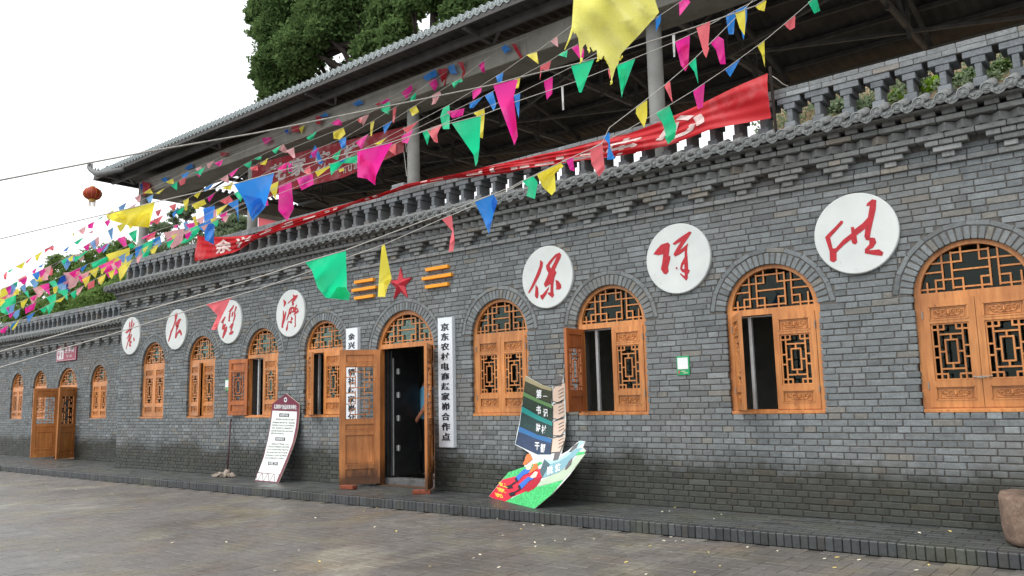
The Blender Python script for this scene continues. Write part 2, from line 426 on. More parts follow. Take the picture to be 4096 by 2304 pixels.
def rotY(a): c, s = math.cos(a), math.sin(a); return np.array([[c,0,s],[0,1,0],[-s,0,c]])
def rotZ(a): c, s = math.cos(a), math.sin(a); return np.array([[c,-s,0],[s,c,0],[0,0,1]])

_PM = {}
def pieces(name, parent, P, mat, indiv=0, rest_name=None, rest_parent=None):
    """P: (centre, half, R or None, tint, chamfer). The `indiv` pieces that show largest become objects, the rest one part."""
    if not P: return []
    cen = np.array([p[0] for p in P]); d = cen - np.array(CAM)
    z = d @ np.array(FWD); px = 2048 + FPX * (d @ np.array(RIGHT)) / np.maximum(z, 0.1); py = 1152 - FPX * (d @ np.array(UP)) / np.maximum(z, 0.1)
    vis = (z > 0.2) & (px > -20) & (px < 4116) & (py > -20) & (py < 2324)
    order = np.argsort(np.where(vis, z, z + 1000)); chosen = [i for i in order[:indiv] if vis[i]]
    cs = set(chosen); out = []
    for i in chosen:
        c, h, Rm, tint, ch = P[i]
        key = (mat, tuple(np.round(h, 3)), ch)
        if key not in _PM:
            V, F = chamfer(np.round(h, 3), ch); _PM[key] = mesh(V, F, mat, name, tint=(1, 1, 1))
        o = put(name, _PM[key], parent, c, Matrix(Rm.tolist()).to_euler() if Rm is not None else None, color=tint); out.append(o)
    rest = [p for i, p in enumerate(P) if i not in cs]
    if rest:
        Vs = []; Fs = []; Ts = []; n = 0
        for c, h, Rm, tint, ch in rest:
            V, F = chamfer(h, ch)
            if Rm is not None: V = V @ Rm.T
            Vs.append(V + np.asarray(c)); Fs += [tuple(i + n for i in f) for f in F]; n += 24; Ts.append(np.tile(np.asarray(tint), (24, 1)))
        me = mesh(np.vstack(Vs), Fs, mat, rest_name or name, tint=np.vstack(Ts))
        o = put(rest_name or (name + '_field'), me, rest_parent or parent); stuff(o); out.append(o)
    return out

def poly_holes(outer, holes, depth, name='p'):
    """2-D polygon with holes -> thick mesh, drawn in x,z with the front at y=0 and the back at y=depth"""
    cu = bpy.data.curves.new(name, 'CURVE'); cu.dimensions = '2D'; cu.fill_mode = 'BOTH'; cu.extrude = depth / 2
    for poly in [outer] + list(holes):
        sp = cu.splines.new('POLY'); sp.points.add(len(poly) - 1); sp.use_cyclic_u = True
        for q, (x, z) in zip(sp.points, poly): q.co = (x, z, 0, 1)
    ob = bpy.data.objects.new(name, cu); me = bpy.data.meshes.new_from_object(ob)
    n = len(me.vertices); co = np.empty(n * 3, np.float32); me.vertices.foreach_get('co', co); co = co.reshape(-1, 3)
    V = np.stack([co[:, 0], depth / 2 - co[:, 2], co[:, 1]], 1); F = [tuple(p.vertices) for p in me.polygons]
    bpy.data.meshes.remove(me); bpy.data.objects.remove(ob); bpy.data.curves.remove(cu)
    return V, F

_CH = {}
def glyph(ch, bold=0.0):
    """verts (n,2) on a 1 x 1 em box and faces of one character in the built-in font"""
    k = (ch, bold)
    if k not in _CH:
        cu = bpy.data.curves.new('t', 'FONT'); cu.body = ch; cu.size = 1.0; cu.resolution_u = 2; cu.offset = bold
        ob = bpy.data.objects.new('t', cu); me = bpy.data.meshes.new_from_object(ob)
        n = len(me.vertices); co = np.empty(n * 3, np.float32); me.vertices.foreach_get('co', co)
        V = co.reshape(-1, 3)[:, :2].copy(); F = [tuple(p.vertices) for p in me.polygons]
        if n:
            mn, mx = V.min(0), V.max(0)
            _W = max(mx[0] - mn[0], mx[1] - mn[1])
        _CH[k] = (V, F); bpy.data.meshes.remove(me); bpy.data.objects.remove(ob); bpy.data.curves.remove(cu)
    return _CH[k]
def norm_glyph(ch, bold=0.0, pad=0.04):
    """character fitted into the unit square (aspect kept for flat ones like the figure one)"""
    V, F = glyph(ch, bold)
    if not len(V): return V, F
    mn, mx = V.min(0), V.max(0); s = max(mx - mn); c = (mn + mx) / 2
    return (V - c) / s * (1 - 2 * pad) + 0.5, F

def sub_poly(poly, levels):
    """triangulate a 2-D polygon and split every triangle 4**levels"""
    tri = geometry.tessellate_polygon([[Vector((x, y, 0)) for x, y in poly]])
    V = [tuple(map(float, p)) for p in poly]; F = [tuple(t) for t in tri]
    for _ in range(levels):
        mid = {}; G = []
        def m(a, b):
            k = (min(a, b), max(a, b))
            if k not in mid: mid[k] = len(V); V.append(((V[a][0]+V[b][0])/2, (V[a][1]+V[b][1])/2))
            return mid[k]
        for a, b, c in F:
            x, y, z = m(a, b), m(b, c), m(c, a); G += [(a, x, z), (x, b, y), (z, y, c), (x, y, z)]
        F = G
    return V, F

def jit(base, amt=0.13, brown=0.05):
    k = 1 + random.uniform(-amt, amt)
    r = random.random()
    if r < brown: return tuple(c * k for c in (base[0]*1.10, base[1]*0.98, base[2]*0.86))
    if r < brown + 0.06: k *= 1.25
    elif r < brown + 0.22: k *= 0.79
    return tuple(c * k for c in base)
BRICK = (0.160, 0.174, 0.178)

# ------------------------------------------------------------------ setting: ground, platform, terrain
GZ = -0.1157; PE = -1.056
g = MB().add([(-90, -70, GZ-0.012), (90, -70, GZ-0.012), (90, 60, GZ-0.012), (-90, 60, GZ-0.012)], [(0,1,2,3)])
ground = structure(g.build('ground', 'paving_far'))
court = structure(MB().add([(-23, -10.5, GZ-0.0065), (10, -10.5, GZ-0.0065), (10, PE, GZ-0.0065), (-23, PE, GZ-0.0065)], [(0,1,2,3)]).build('courtyard_pavement', 'joint_dirt'))
P = []
bw, bl = 0.118, 0.236
def paver(cx, cy, along_y):
    if cy > PE - 0.05 or cy < -7.6: return
    hx, hy = ((bw, bl) if along_y else (bl, bw)); g_ = 0.0022
    tl = random.uniform(-0.0012, 0.0012)
    k = random.uniform(0.9, 1.1)
    P.append(((cx, cy, GZ - 0.012 + tl), (hx/2 - g_, hy/2 - g_, 0.0125), None, (0.118*k, 0.110*k, 0.101*k), 0.002))
for i in range(-200, 90):                       # 90 degree herringbone
    for j in range(-60, 4):
        k = (i - j) % 4
        x = i * bw; y = j * bw
        if k == 0: 
            if -14.5 < x < 8: paver(x + bw, y + bw/2, False)
        elif k == 3:
            if -14.5 < x < 8: paver(x + bw/2, y + bw, True)
pieces('paving_brick', court, P, 'paving', 300, 'paving_bricks')

plat = structure(MB().box(-24, 10.5, PE + 0.035, 0.95, GZ - 0.05, -0.006).build('platform', 'joint_dirt'))
P = []; u = -23.5
while u < 10.3:                                  # kerb: bricks standing on end along the edge
    w = 0.0715; 
    P.append(((u + w/2, PE + 0.06 + random.uniform(-0.004, 0.004), -0.058 + random.uniform(-0.003, 0.001)), (w/2 - 0.0022, 0.06, 0.057), rotZ(random.uniform(-0.02, 0.02)), jit((0.044, 0.048, 0.050), 0.22, 0.05), 0.006)); u += w
pieces('kerb_brick', plat, P, 'platform_brick', 290, 'kerb_bricks')
P = []
for r_ in range(16):
    y = PE + 0.125 + r_ * 0.117; u = -23.5 + (r_ % 2) * 0.12
    while u < 10.2:
        lim = 0.004 if u > -11.45 else 0.80
        hy = min(0.0565, (lim - y) / 2)
        if hy > 0.015: P.append(((u + 0.118, y + hy, -0.008 + random.uniform(-0.001, 0.001)), (0.1165, hy - 0.0015, 0.0085), None, jit((0.060, 0.064, 0.062), 0.2, 0.1), 0.002))
        u += 0.238
pieces('platform_brick', plat, P, 'platform_brick', 200, 'platform_bricks')

# hillside behind: a steep bank at the right, falling away to the left
def hill_z(x, y):
    d = y - 9.0; sg_ = 1 / (1 + math.exp(-max(-30, min(30, (x + 2.9 + 0.34*(y - 13.0)) / 0.7))))
    bank = 1.45*min(d, 7) + 0.5*max(0, d - 7)
    return 0.3 + bank * (0.02 + 0.98*sg_) * (1 + 0.05*math.sin(1.3*x + 0.6*y) + 0.03*math.sin(3.1*x - 1.7*y))
xs_ = np.concatenate([np.arange(-60, -14, 3.0), np.arange(-14, 16, 0.55), np.arange(16, 50, 3.0)]); ys_ = np.concatenate([np.arange(9.0, 20, 0.6), np.arange(20, 62, 3.0)])
nx = len(xs_); V = [(x, y, hill_z(x, y)) for y in ys_ for x in xs_]
F = [(j*nx+i, j*nx+i+1, (j+1)*nx+i+1, (j+1)*nx+i) for j in range(len(ys_)-1) for i in range(nx-1)]
hill = structure(put('hillside', mesh(V, F, 'soil', 'hillside', True)))
def on_hill(px):
    d = ray(px); t = 14.0
    while t < 70:
        p_ = CAM + d*t
        if p_.y > 9.0 and p_.z < hill_z(p_.x, p_.y): return p_
        t += 0.05
    return None

# ------------------------------------------------------------------ brick facades
CH = 0.06375
def facade_bricks(u0, u1, z1, Y, openings, zsill):
    P = []
    n = int(round(z1 / CH))
    for k in range(n):
        z = (k + 0.5) * CH
        blocked = []
        for o in openings:
            if z > o['zb'] and z < o['zs']: blocked.append((o['c'] - o['hw'], o['c'] + o['hw']))
            elif z >= o['zs'] and z < o['zs'] + o['ro']:
                w = math.sqrt(o['ro']**2 - (z - o['zs'])**2); blocked.append((o['c'] - w - 0.004, o['c'] + w + 0.004))
        low = z < zsill
        u = u0 - random.uniform(0.0, 0.1) if not low else u0 - (0.06 if k % 2 else 0.0)
        mode = k % 2
        while u < u1:
            if low: L = 0.25 if mode == 0 else 0.125
            else: L = random.choice((0.25, 0.25, 0.25, 0.125)) if mode == 0 else random.choice((0.25, 0.125, 0.125))
            segs = [(max(u, u0), min(u + L, u1))]
            for a, b in blocked:
                ns = []
                for s, e in segs:
                    if e <= a or s >= b: ns.append((s, e)); continue
                    if s < a: ns.append((s, a + 0.004))
                    if e > b: ns.append((b - 0.004, e))
                segs = ns
            for s, e in segs:
                if e - s > 0.035:
                    P.append((((s+e)/2, Y + 0.055 + random.uniform(-0.0025, 0.0025), z + random.uniform(-0.0012, 0.0012)),
                              ((e-s)/2 - 0.0045 - random.uniform(0, 0.0012), 0.055, 0.0272 + random.uniform(-0.0008, 0.0008)), rotY(random.uniform(-0.004, 0.004)), jit(BRICK), 0.004))
            u += L
    return P
def arch_bricks(o, Y):
    A, Bk = [], []
    r1, r2 = o['ri'], o['rm']; a0 = R(4); n = int(round(math.pi * (r1 + r2) / 2 / 0.064))
    for i in range(n):
        a = a0 + (math.pi - 2*a0) * (i + 0.5) / n; rm = (r1 + r2) / 2
        A.append(((o['c'] + rm*math.cos(a), Y + 0.0555 + random.uniform(-0.002, 0.002), o['zs'] + rm*math.sin(a)), ((r2-r1)/2 - 0.004, 0.055, 0.0245), rotY(-a), jit((0.165, 0.180, 0.184), 0.13), 0.004))
    n = int(round(math.pi * (o['ro'] + r2) / 2 / 0.20))
    for i in range(n):
        a = a0 + (math.pi - 2*a0) * (i + 0.5) / n; rm = (o['ro'] + r2) / 2 - 0.004
        Bk.append(((o['c'] + rm*math.cos(a), Y + 0.0545 + random.uniform(-0.002, 0.002), o['zs'] + rm*math.sin(a)), ((o['ro']-r2)/2 - 0.006, 0.055, math.pi*rm/n/2*0.95), rotY(-a), jit((0.160, 0.174, 0.178), 0.13), 0.004))
    return A, Bk
def arch_outline(c, hw, zb, zs, n=28, r=None):
    r = r or hw
    pts = [(c - hw, zb), (c + hw, zb), (c + hw, zs)]
    for i in range(1, n):
        a = math.pi * i / n; pts.append((c + hw*math.cos(a), zs + r*math.sin(a)))
    pts.append((c - hw, zs)); return pts

# ---- lattice patterns, in unit coordinates (x 0..1, y 0..1 from the bottom)
LEAF_BARS = []
def _lb():
    S = []
    S += [((.17,0),(.17,1)), ((.83,0),(.83,1))]
    for y in (.10, .90):
        S += [((0,y),(.33,y)), ((.67,y),(1,y))]
    for a, b in ((0,.10),(.90,1)):
        S += [((.33,a),(.33,b)), ((.67,a),(.67,b))]
    S += [((.17,.19),(.83,.19)), ((.17,.81),(.83,.81)), ((.5,.19),(.5,.29)), ((.5,.71),(.5,.81))]
    S += [((.34,.29),(.66,.29)), ((.34,.71),(.66,.71)), ((.34,.29),(.34,.71)), ((.66,.29),(.66,.71))]
    S += [((.17,.5),(.34,.5)), ((.66,.5),(.83,.5))]
    for y in (.40, .60): S += [((0,y),(.17,y)), ((.83,y),(1,y))]
    S += [((0,0),(1,0)), ((0,1),(1,1)), ((0,0),(0,1)), ((1,0),(1,1))]
    return S
LEAF_BARS = _lb()
def _tb():
    """transom in the half disc of radius 1; None marks the arch itself"""
    a,b,c,d,e,e2,d2,c2,b2,a2 = -.87,-.70,-.55,-.37,-.18,.16,.33,.49,.68,.87
    V = [(e,.65,None),(e2,.65,None),(c,.08,None),(d,.08,.85),(d2,.08,.85),(c2,.08,None),(b,0,.27),(b2,0,.27),(a,0,.22),(a2,0,.30),(e,0,.27),(e2,0,.27)]
    Hh = [(d,d2,.85),(None,e,.65),(e2,None,.65),(d,d2,.46),(None,c,.45),(c2,None,.45),(b,e,.27),(e2,d2,.27),(c2,b2,.27),(None,c,.08),(d,d2,.08),(c2,None,.08)]
    S = []
    for x, y0, y1 in V: S.append(((x, y0), (x, y1 if y1 is not None else math.sqrt(1 - x*x))))
    for x0, x1, y in Hh:
        w = math.sqrt(1 - y*y); S.append(((x0 if x0 is not None else -w, y), (x1 if x1 is not None else w, y)))
    return S
TRANSOM_BARS = _tb()
DOOR_BARS = [((0,0),(1,0)),((0,1),(1,1)),((0,0),(0,1)),((1,0),(1,1)),
             ((.34,.78),(.34,1)),((.34,.46),(.34,.71)),((.34,0),(.34,.14)),((.34,.2),(.34,.36)),((.66,0),(.66,.22)),((.66,.30),(.66,.54)),((.66,.62),(.66,.83)),((.66,.9),(.66,1)),
             ((.16,.90),(.84,.90)),((.84,.80),(.84,.90)),((.16,.70),(.16,.90)),((0,.80),(.34,.80)),((.66,.80),(1,.80)),((0,.70),(.34,.70)),
             ((.66,.70),(.84,.70)),((.84,.60),(.84,.70)),((.16,.60),(.84,.60)),((.16,.60),(.16,.70)),((0,.50),(.34,.50)),((.66,.50),(1,.50)),
             ((.16,.40),(.84,.40)),((.84,.30),(.84,.40)),((.16,.20),(.16,.40)),((0,.29),(.34,.29)),((.66,.29),(1,.29)),((0,.19),(.34,.19)),
             ((.66,.19),(.84,.19)),((.84,.09),(.84,.19)),((.16,.09),(.84,.09)),((.16,.09),(.16,.19))]

def bars_to_boxes(S, x0, x1, z0, z1, w=0.016, dep=0.016, rad=None):
    """unit segments -> (cx, cz, hx, hz)"""
    out = []
    for (ax, ay), (bx, by) in S:
        if rad: xa, za, xb, zb = x0 + ax*rad, z0 + ay*rad, x0 + bx*rad, z0 + by*rad
        else: xa, za, xb, zb = x0 + ax*(x1-x0), z0 + ay*(z1-z0), x0 + bx*(x1-x0), z0 + by*(z1-z0)
        if abs(xb - xa) > abs(zb - za): out.append(((xa+xb)/2, (za+zb)/2, abs(xb-xa)/2 + w*0.4, w/2))
        else: out.append(((xa+xb)/2, (za+zb)/2, w/2, abs(zb-za)/2 + w*0.4))
    return out
def carving(w, h):
    """scroll relief on a panel centred on the origin, front towards -y"""
    b = MB()
    def spiral(cx, cz, r, a0, turns, sgn):
        pts = [(cx + sgn*r*(1-t*0.8)*math.cos(a0+turns*2*math.pi*t), -0.004, cz + r*(1-t*0.8)*math.sin(a0+turns*2*math.pi*t)) for t in np.linspace(0, 1, 12)]
        b.tube(pts, h*0.05, 4)
    for sg in (-1, 1):
        spiral(sg*w*0.14, 0.06*h, h*0.30, 0.3, 1.2, sg); spiral(sg*w*0.31, -0.05*h, h*0.26, 2.2, 1.1, sg); spiral(sg*w*0.42, 0.08*h, h*0.20, 0.8, 1.0, sg)
        b.tube([(sg*w*0.03, -0.004, -0.25*h), (sg*w*0.12, -0.005, -0.33*h), (sg*w*0.22, -0.005, -0.22*h), (sg*w*0.3, -0.004, -0.3*h)], h*0.055, 4)
        b.tube([(sg*w*0.10, -0.003, 0.38*h), (sg*w*0.22, -0.004, 0.25*h), (sg*w*0.36, -0.003, 0.36*h)], h*0.045, 4)
    b.tube([(0, -0.003, -0.38*h), (0, -0.009, -0.1*h), (0, -0.003, 0.25*h)], [h*0.06, h*0.13, h*0.05], 6)
    return b

def slab_frame(x0, x1, z0, z1, holes, dep):
    return poly_holes([(x0,z0),(x1,z0),(x1,z1),(x0,z1)], [[(a,c),(b,c),(b,d),(a,d)] for a, b, c, d in holes], dep)

def leaf(parent, hinge, z0, L, H, ang, side, single_bars, kind='window', mat='wood', swap=False):
    """one shutter leaf. side=+1: hinge on the left, opens by rotating clockwise (towards -y). ang in radians from closed."""
    hu, hY = hinge
    M = Matrix.Translation((hu, hY, z0)) @ Matrix.Rotation(-ang if side > 0 else ang, 4, 'Z')
    sg = side
    def X(a, b): return (a, b) if sg > 0 else (-b, -a)
    D = 0.036; st = 0.062 if kind == 'window' else 0.085
    if kind == 'window':
        hs = [(st, L - st, H*0.81, H*0.935), (st, L - st, H*0.245, H*0.775), (st, L - st, H*0.07, H*0.19)]
    else:
        hs = [(st, L - st, H*0.90, H*0.965), (st, L - st, H*0.475, H*0.875), (st, L - st, H*0.395, H*0.445), (st, L - st, H*0.145, H*0.365), (st, L - st, H*0.045, H*0.115)]
    holes = [X(a, b) + (c, d) for a, b, c, d in hs]
    V, F = slab_frame(*X(0.002, L - 0.002), 0.0, H, holes, D)
    fr = put('leaf_frame', mesh(V, F, mat, 'leaf_frame'), parent); fr.matrix_local = Matrix.Translation(-WORLD[parent.name]) @ M
    def child(b, name, m, smooth=False):
        o = put(name, mesh(b.V, b.F, m, name, smooth), parent); o.matrix_local = Matrix.Translation(-WORLD[parent.name]) @ M; return o
    for i, (a, b_, c, d) in enumerate(holes):
        is_lat = (i == 1)
        if is_lat: continue
        p = MB().box(a - 0.004, b_ + 0.004, 0.016, 0.0205, c - 0.004, d + 0.004)
        if kind == 'door': p.box(a + 0.02, b_ - 0.02, 0.011, 0.0255, c + 0.018, d - 0.018, 0.006)
        for (q0, q1) in (((a, c), (b_, c)), ((b_, c), (b_, d)), ((b_, d), (a, d)), ((a, d), (a, c))):
            p.bar((q0[0], D - 0.003, q0[1]), (q1[0], D - 0.003, q1[1]), 0.014, 0.014)
        # moulded lip round the panel
        for (q0, q1) in (((a, c), (b_, c)), ((b_, c), (b_, d)), ((b_, d), (a, d)), ((a, d), (a, c))):
            p.bar((q0[0], 0.003, q0[1]), (q1[0], 0.003, q1[1]), 0.014, 0.014)
        child(p, 'panel', mat)
        if kind == 'window':
            w, h = (b_ - a) * 0.8, (d - c) * 0.72
            cv = carving(w, h); cv.xf(Matrix.Translation(((a+b_)/2, 0.012, (c+d)/2)))
            rim = 0.006
            for (q0, q1) in (((-w/2,-h/2),(w/2,-h/2)),((w/2,-h/2),(w/2,h/2)),((w/2,h/2),(-w/2,h/2)),((-w/2,h/2),(-w/2,-h/2))):
                cv.bar(((a+b_)/2+q0[0], 0.011, (c+d)/2+q0[1]), ((a+b_)/2+q1[0], 0.011, (c+d)/2+q1[1]), rim)
            child(cv, 'carving', mat)
    a, b_, c, d = holes[1]
    bw_ = 0.0165 if kind == 'window' else 0.015
    bx = bars_to_boxes(LEAF_BARS if kind == 'window' else DOOR_BARS, a + 0.008, b_ - 0.008, c + 0.008, d - 0.008, bw_)
    lat = MB()
    for cx, cz, hx, hz in bx:
        if single_bars:
            key = ('bar', mat, round(hx, 3), round(hz, 3))
            if key not in _PM: _PM[key] = MB().box(-hx, hx, -0.008, 0.008, -hz, hz, 0.002); _PM[key] = mesh(_PM[key].V, _PM[key].F, mat, 'lattice_bar')
            o = put('lattice_bar', _PM[key], parent); o.matrix_local = Matrix.Translation(-WORLD[parent.name]) @ M @ Matrix.Translation((cx, 0.018 + random.uniform(-0.0008, 0.0008), cz))
        else: lat.box(cx-hx, cx+hx, 0.010 + random.uniform(-0.0008, 0.0008), 0.026, cz-hz, cz+hz)
    if lat.V: child(lat, 'lattice', mat)
    hg = MB()
    for f in (0.2, 0.86):
        x = 0.004 * sg; hg.tube([(x, -0.006, H*f - 0.035), (x, -0.006, H*f + 0.035)], 0.006, 6)
    child(hg, 'hinge', 'hinge_metal')
    return M

def window(bld, c, hw, zb, zs, Y, angL=0.0, angR=0.0, single=False, tilt=False, sash=False, single_tr=None):
    Yf = Y + 0.05
    fw = 0.05; tz = zs + 0.02                      # transom rail
    out = arch_outline(c, hw + 0.01, zb - 0.006, zs)
    lower = [(c-hw+fw, zb+0.045), (c+hw-fw, zb+0.045), (c+hw-fw, tz-0.045), (c-hw+fw, tz-0.045)]
    ri = hw - fw - 0.005
    upper = [(c - ri, tz + 0.02), (c + ri, tz + 0.02)] + [(c + ri*math.cos(math.pi*i/24), tz + 0.02 + (ri - 0.02)*math.sin(math.pi*i/24)) for i in range(1, 24)]
    V, F = poly_holes(out, [lower, upper], 0.07); V[:, 1] += Yf
    w = put('window', mesh(V, F, 'wood', 'window'), bld)
    ledge = MB().box(c-hw-0.0, c+hw+0.0, Yf-0.045, Yf+0.004, zb-0.002, zb+0.03, 0.004); ledge.build('sill', 'wood', w)
    bx = bars_to_boxes(TRANSOM_BARS, c, 0, tz + 0.02, 0, 0.0165, rad=ri)
    lat = MB()
    for cx, cz, hx, hz in bx:
        cz = tz + 0.02 + (cz - tz - 0.02) * (ri - 0.02) / ri
        if single if single_tr is None else single_tr:
            key = ('bar', 'wood', round(hx, 3), round(hz, 3))
            if key not in _PM: _PM[key] = MB().box(-hx, hx, -0.008, 0.008, -hz, hz, 0.002); _PM[key] = mesh(_PM[key].V, _PM[key].F, 'wood', 'lattice_bar')
            put('lattice_bar', _PM[key], w, (cx, Yf + 0.026 + random.uniform(-0.0008, 0.0008), cz))
        else: lat.box(cx-hx, cx+hx, Yf+0.018+random.uniform(-0.0008, 0.0008), Yf+0.034, cz-hz, cz+hz)
    if lat.V: lat.build('transom_lattice', 'wood', w)
    L = hw - fw; H = tz - 0.045 - zb - 0.045
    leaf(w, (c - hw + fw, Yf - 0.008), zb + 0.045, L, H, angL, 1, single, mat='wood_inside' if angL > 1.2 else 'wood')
    leaf(w, (c + hw - fw, Yf - 0.008), zb + 0.045, L, H, angR, -1, single)
    # glazing set behind the shutters
    gl = MB()
    if not sash: gl.box(c-hw+0.02, c+hw-0.02, Yf+0.10, Yf+0.104, zb+0.03, tz)
    else: gl.box(c+0.03, c+hw-0.02, Yf+0.10, Yf+0.104, zb+0.03, tz)
    gl.box(c-hw+0.03, c+hw-0.03, Yf+0.045, Yf+0.048, tz+0.022, zs+hw*0.80); gl.build('pane', 'glass', w)
    fr = MB()
    for x in ((c-hw+0.02, c+0.0, c+hw-0.05) if not sash else (c-hw+0.19, c+0.0, c+hw-0.05)): fr.box(x, x+0.035, Yf+0.085, Yf+0.12, zb+0.01, tz-0.02)
    fr.box(c-hw+0.02, c+hw-0.02, Yf+0.083, Yf+0.122, zb+0.01, zb+0.035).box(c-hw+0.02, c+hw-0.02, Yf+0.083, Yf+0.122, tz-0.06, tz-0.02); fr.build('sash_frame', 'aluminium', w)
    return w

def solve_leaf(hinge, L, px_x, z, lo, hi, side):
    """angle at which the free edge of a leaf lands on picture column px_x"""
    best = (1e9, 0)
    for i in range(400):
        a = R(lo + (hi - lo) * i / 399)
        P_ = (hinge[0] + side * L * math.cos(a), hinge[1] - L * math.sin(a), z)
        e = abs(project(P_)[0] - px_x)
        if e < best[0]: best = (e, a)
    return best[1]

# ---- cornice, tiled eave and balustrade, for a facade plane at Y with everything lifted by dz
def cornice(parent, u0, u1, Y, dz, small=False, indiv=True, zstr=3.3125):
    P = []
    def row(z0, z1, dep, L, off=0.0, gap=0.003):
        u = u0 + off - L
        while u < u1:
            a, b = max(u, u0), min(u + L, u1)
            if b - a > 0.03: P.append((((a+b)/2, Y - dep/2 + 0.02 + random.uniform(-0.002, 0.002), (z0+z1)/2), ((b-a)/2 - gap, dep/2 + 0.02, (z1-z0)/2 - 0.003), None, jit((0.215, 0.222, 0.218), 0.14), 0.005))
            u += L
    zs = zstr
    row(zs, zs + 0.055, 0.028, 0.25)
    zc = 3.53 + dz
    brk = []
    for k in range(-60, 20):
        c = 3.563 + 0.504 * k
        if c - 0.2 < u0 or c + 0.2 > u1: continue
        for w, n, z0, dep in ((0.115, 1, zc - 0.165, 0.05), (0.245, 1, zc - 0.11, 0.078), (0.365, 3, zc - 0.055, 0.105)):
            for i in range(n):
                a = c - w/2 + i * w / n; brk.append(((a + w/n/2, Y - dep/2 + 0.03, z0 + 0.0275), (w/n/2 - 0.003, dep/2 + 0.03, 0.0248), None, jit((0.225, 0.232, 0.228), 0.14), 0.005))
    row(zc, zc + 0.055, 0.128, 0.25, 0.1)
    teeth = []
    u = u0 + 0.05
    while u < u1 - 0.03:
        teeth.append(((u, Y - 0.075, zc + 0.098), (0.058, 0.058, 0.040), rotZ(R(45)), jit((0.20, 0.206, 0.202), 0.14), 0.004)); u += 0.147
    row(zc + 0.142, zc + 0.196, 0.185, 0.25, 0.05)
    blocks = []; u = u0 + 0.02
    while u < u1 - 0.05:
        blocks.append(((u + 0.06, Y - 0.10, zc + 0.222), (0.058, 0.11, 0.024), None, jit((0.17, 0.175, 0.172), 0.14), 0.004)); u += 0.172
    # blind wall behind the courses
    core = MB().box(u0 + 0.002, u1 - 0.002, Y + 0.012, Y + 0.30, zs + 0.001, zc + 0.30).box(u0 + 0.004, u1 - 0.004, Y - 0.035, Y + 0.014, zc + 0.056, zc + 0.30)
    n = 290 if indiv else 0
    co = core.build('cornice', 'mortar', parent)
    pieces('ledge_brick', co, P, 'brick_high', min(n, 150), 'ledge_bricks'); pieces('bracket_brick', co, brk, 'brick_high', min(n, 200), 'bracket_bricks')
    pieces('tooth_brick', co, teeth, 'brick_high', min(n, 150), 'tooth_bricks'); pieces('block_brick', co, blocks, 'brick_high', min(n, 120), 'block_bricks')
    # plain wall bricks between string course and ledge
    Q = []
    z = zs + 0.058; k = 0
    while z + 0.05 < zc:
        u = u0 - (k % 2) * 0.06
        while u < u1:
            a, b = max(u, u0), min(u + (0.25 if k % 2 else 0.125), u1)
            if b - a > 0.03: Q.append((((a+b)/2, Y + 0.05, z + 0.026), ((b-a)/2 - 0.004, 0.052, 0.024), None, jit(BRICK), 0.004))
            u += 0.25 if k % 2 else 0.125
        z += 0.055; k += 1
    pieces('frieze_brick', co, Q, 'brick_high', 0, 'frieze_bricks')
    return co

def _tile_meshes():
    # cover tile: half barrel rising to the back, round end disc with a raised rim and boss
    n = 9; V = []; F = []
    for j, (y, z, r) in enumerate(((0.0, 0.0, 0.050), (0.16, 0.065, 0.050), (0.161, 0.068, 0.054), (0.34, 0.145, 0.052))):
        for i in range(n):
            a = math.pi * i / (n - 1); V.append((r*math.cos(a), y, z + r*math.sin(a)))
    for j in range(3):
        for i in range(n - 1): q = j*n + i; F.append((q, q+1, q+n+1, q+n))
    cover = mesh(V, F, 'tile', 'cover_tile', True)
    b = MB(); ring = [(0.054*math.cos(t), 0.054*math.sin(t)) for t in np.linspace(0, 2*math.pi, 17)[:-1]]
    Vd = [(x, -0.006, z) for x, z in ring] + [(x*1.0, 0.014, z*1.0) for x, z in ring] + [(x*0.80, -0.012, z*0.80) for x, z in ring] + [(x*0.74, -0.004, z*0.74) for x, z in ring] + [(x*0.42, -0.005, z*0.42) for x, z in ring] + [(x*0.2, -0.013, z*0.2) for x, z in ring]
    Fd = []
    for l0, l1 in ((1,0),(0,2),(2,3),(3,4),(4,5)):
        for i in range(16): Fd.append((l0*16+i, l0*16+(i+1)%16, l1*16+(i+1)%16, l1*16+i))
    Fd.append(tuple(5*16+i for i in range(16)))
    b.add(Vd, Fd)
    for k in range(3): b.bar((-0.022+0.0*k, -0.008, 0.018-0.018*k), (0.022, -0.009, 0.014-0.018*k), 0.006)
    disc = mesh(b.V, b.F, 'tile_front', 'end_disc')
    # pan tile with a scalloped drip plate
    V = []; F = []; n = 7; hw_ = 0.056
    for y, z in ((0.0, 0.0), (0.34, 0.145)):
        for i in range(n):
            t = -1 + 2*i/(n-1); V.append((hw_*t, y, z + 0.022*t*t - 0.03))
    for i in range(n-1): F.append((i, i+1, n+i+1, n+i))
    out = [(-0.066, 0.004), (-0.062, -0.028), (-0.046, -0.044), (-0.026, -0.060), (0, -0.072), (0.026, -0.060), (0.046, -0.044), (0.062, -0.028), (0.066, 0.004), (0.035, -0.006), (0, -0.012), (-0.035, -0.006)]
    a = len(V); V += [(x, -0.016 + 0.0*z, z - 0.005) for x, z in out] + [(x, 0.002, z - 0.005) for x, z in out]; m = len(out)
    F.append(tuple(a + i for i in range(m))); F += [(a+i, a+(i+1)%m, a+m+(i+1)%m, a+m+i) for i in range(m)]
    b2 = MB(); b2.V = V; b2.F = F; b2.tube([(-0.035, -0.020, -0.025), (-0.014, -0.021, -0.045), (0.0, -0.021, -0.025), (0.014, -0.021, -0.045), (0.035, -0.020, -0.025)], 0.005, 4)
    drip = mesh(b2.V, b2.F, 'tile_front', 'drip_tile')
    return cover, disc, drip
COVER, DISC, DRIP = _tile_meshes()
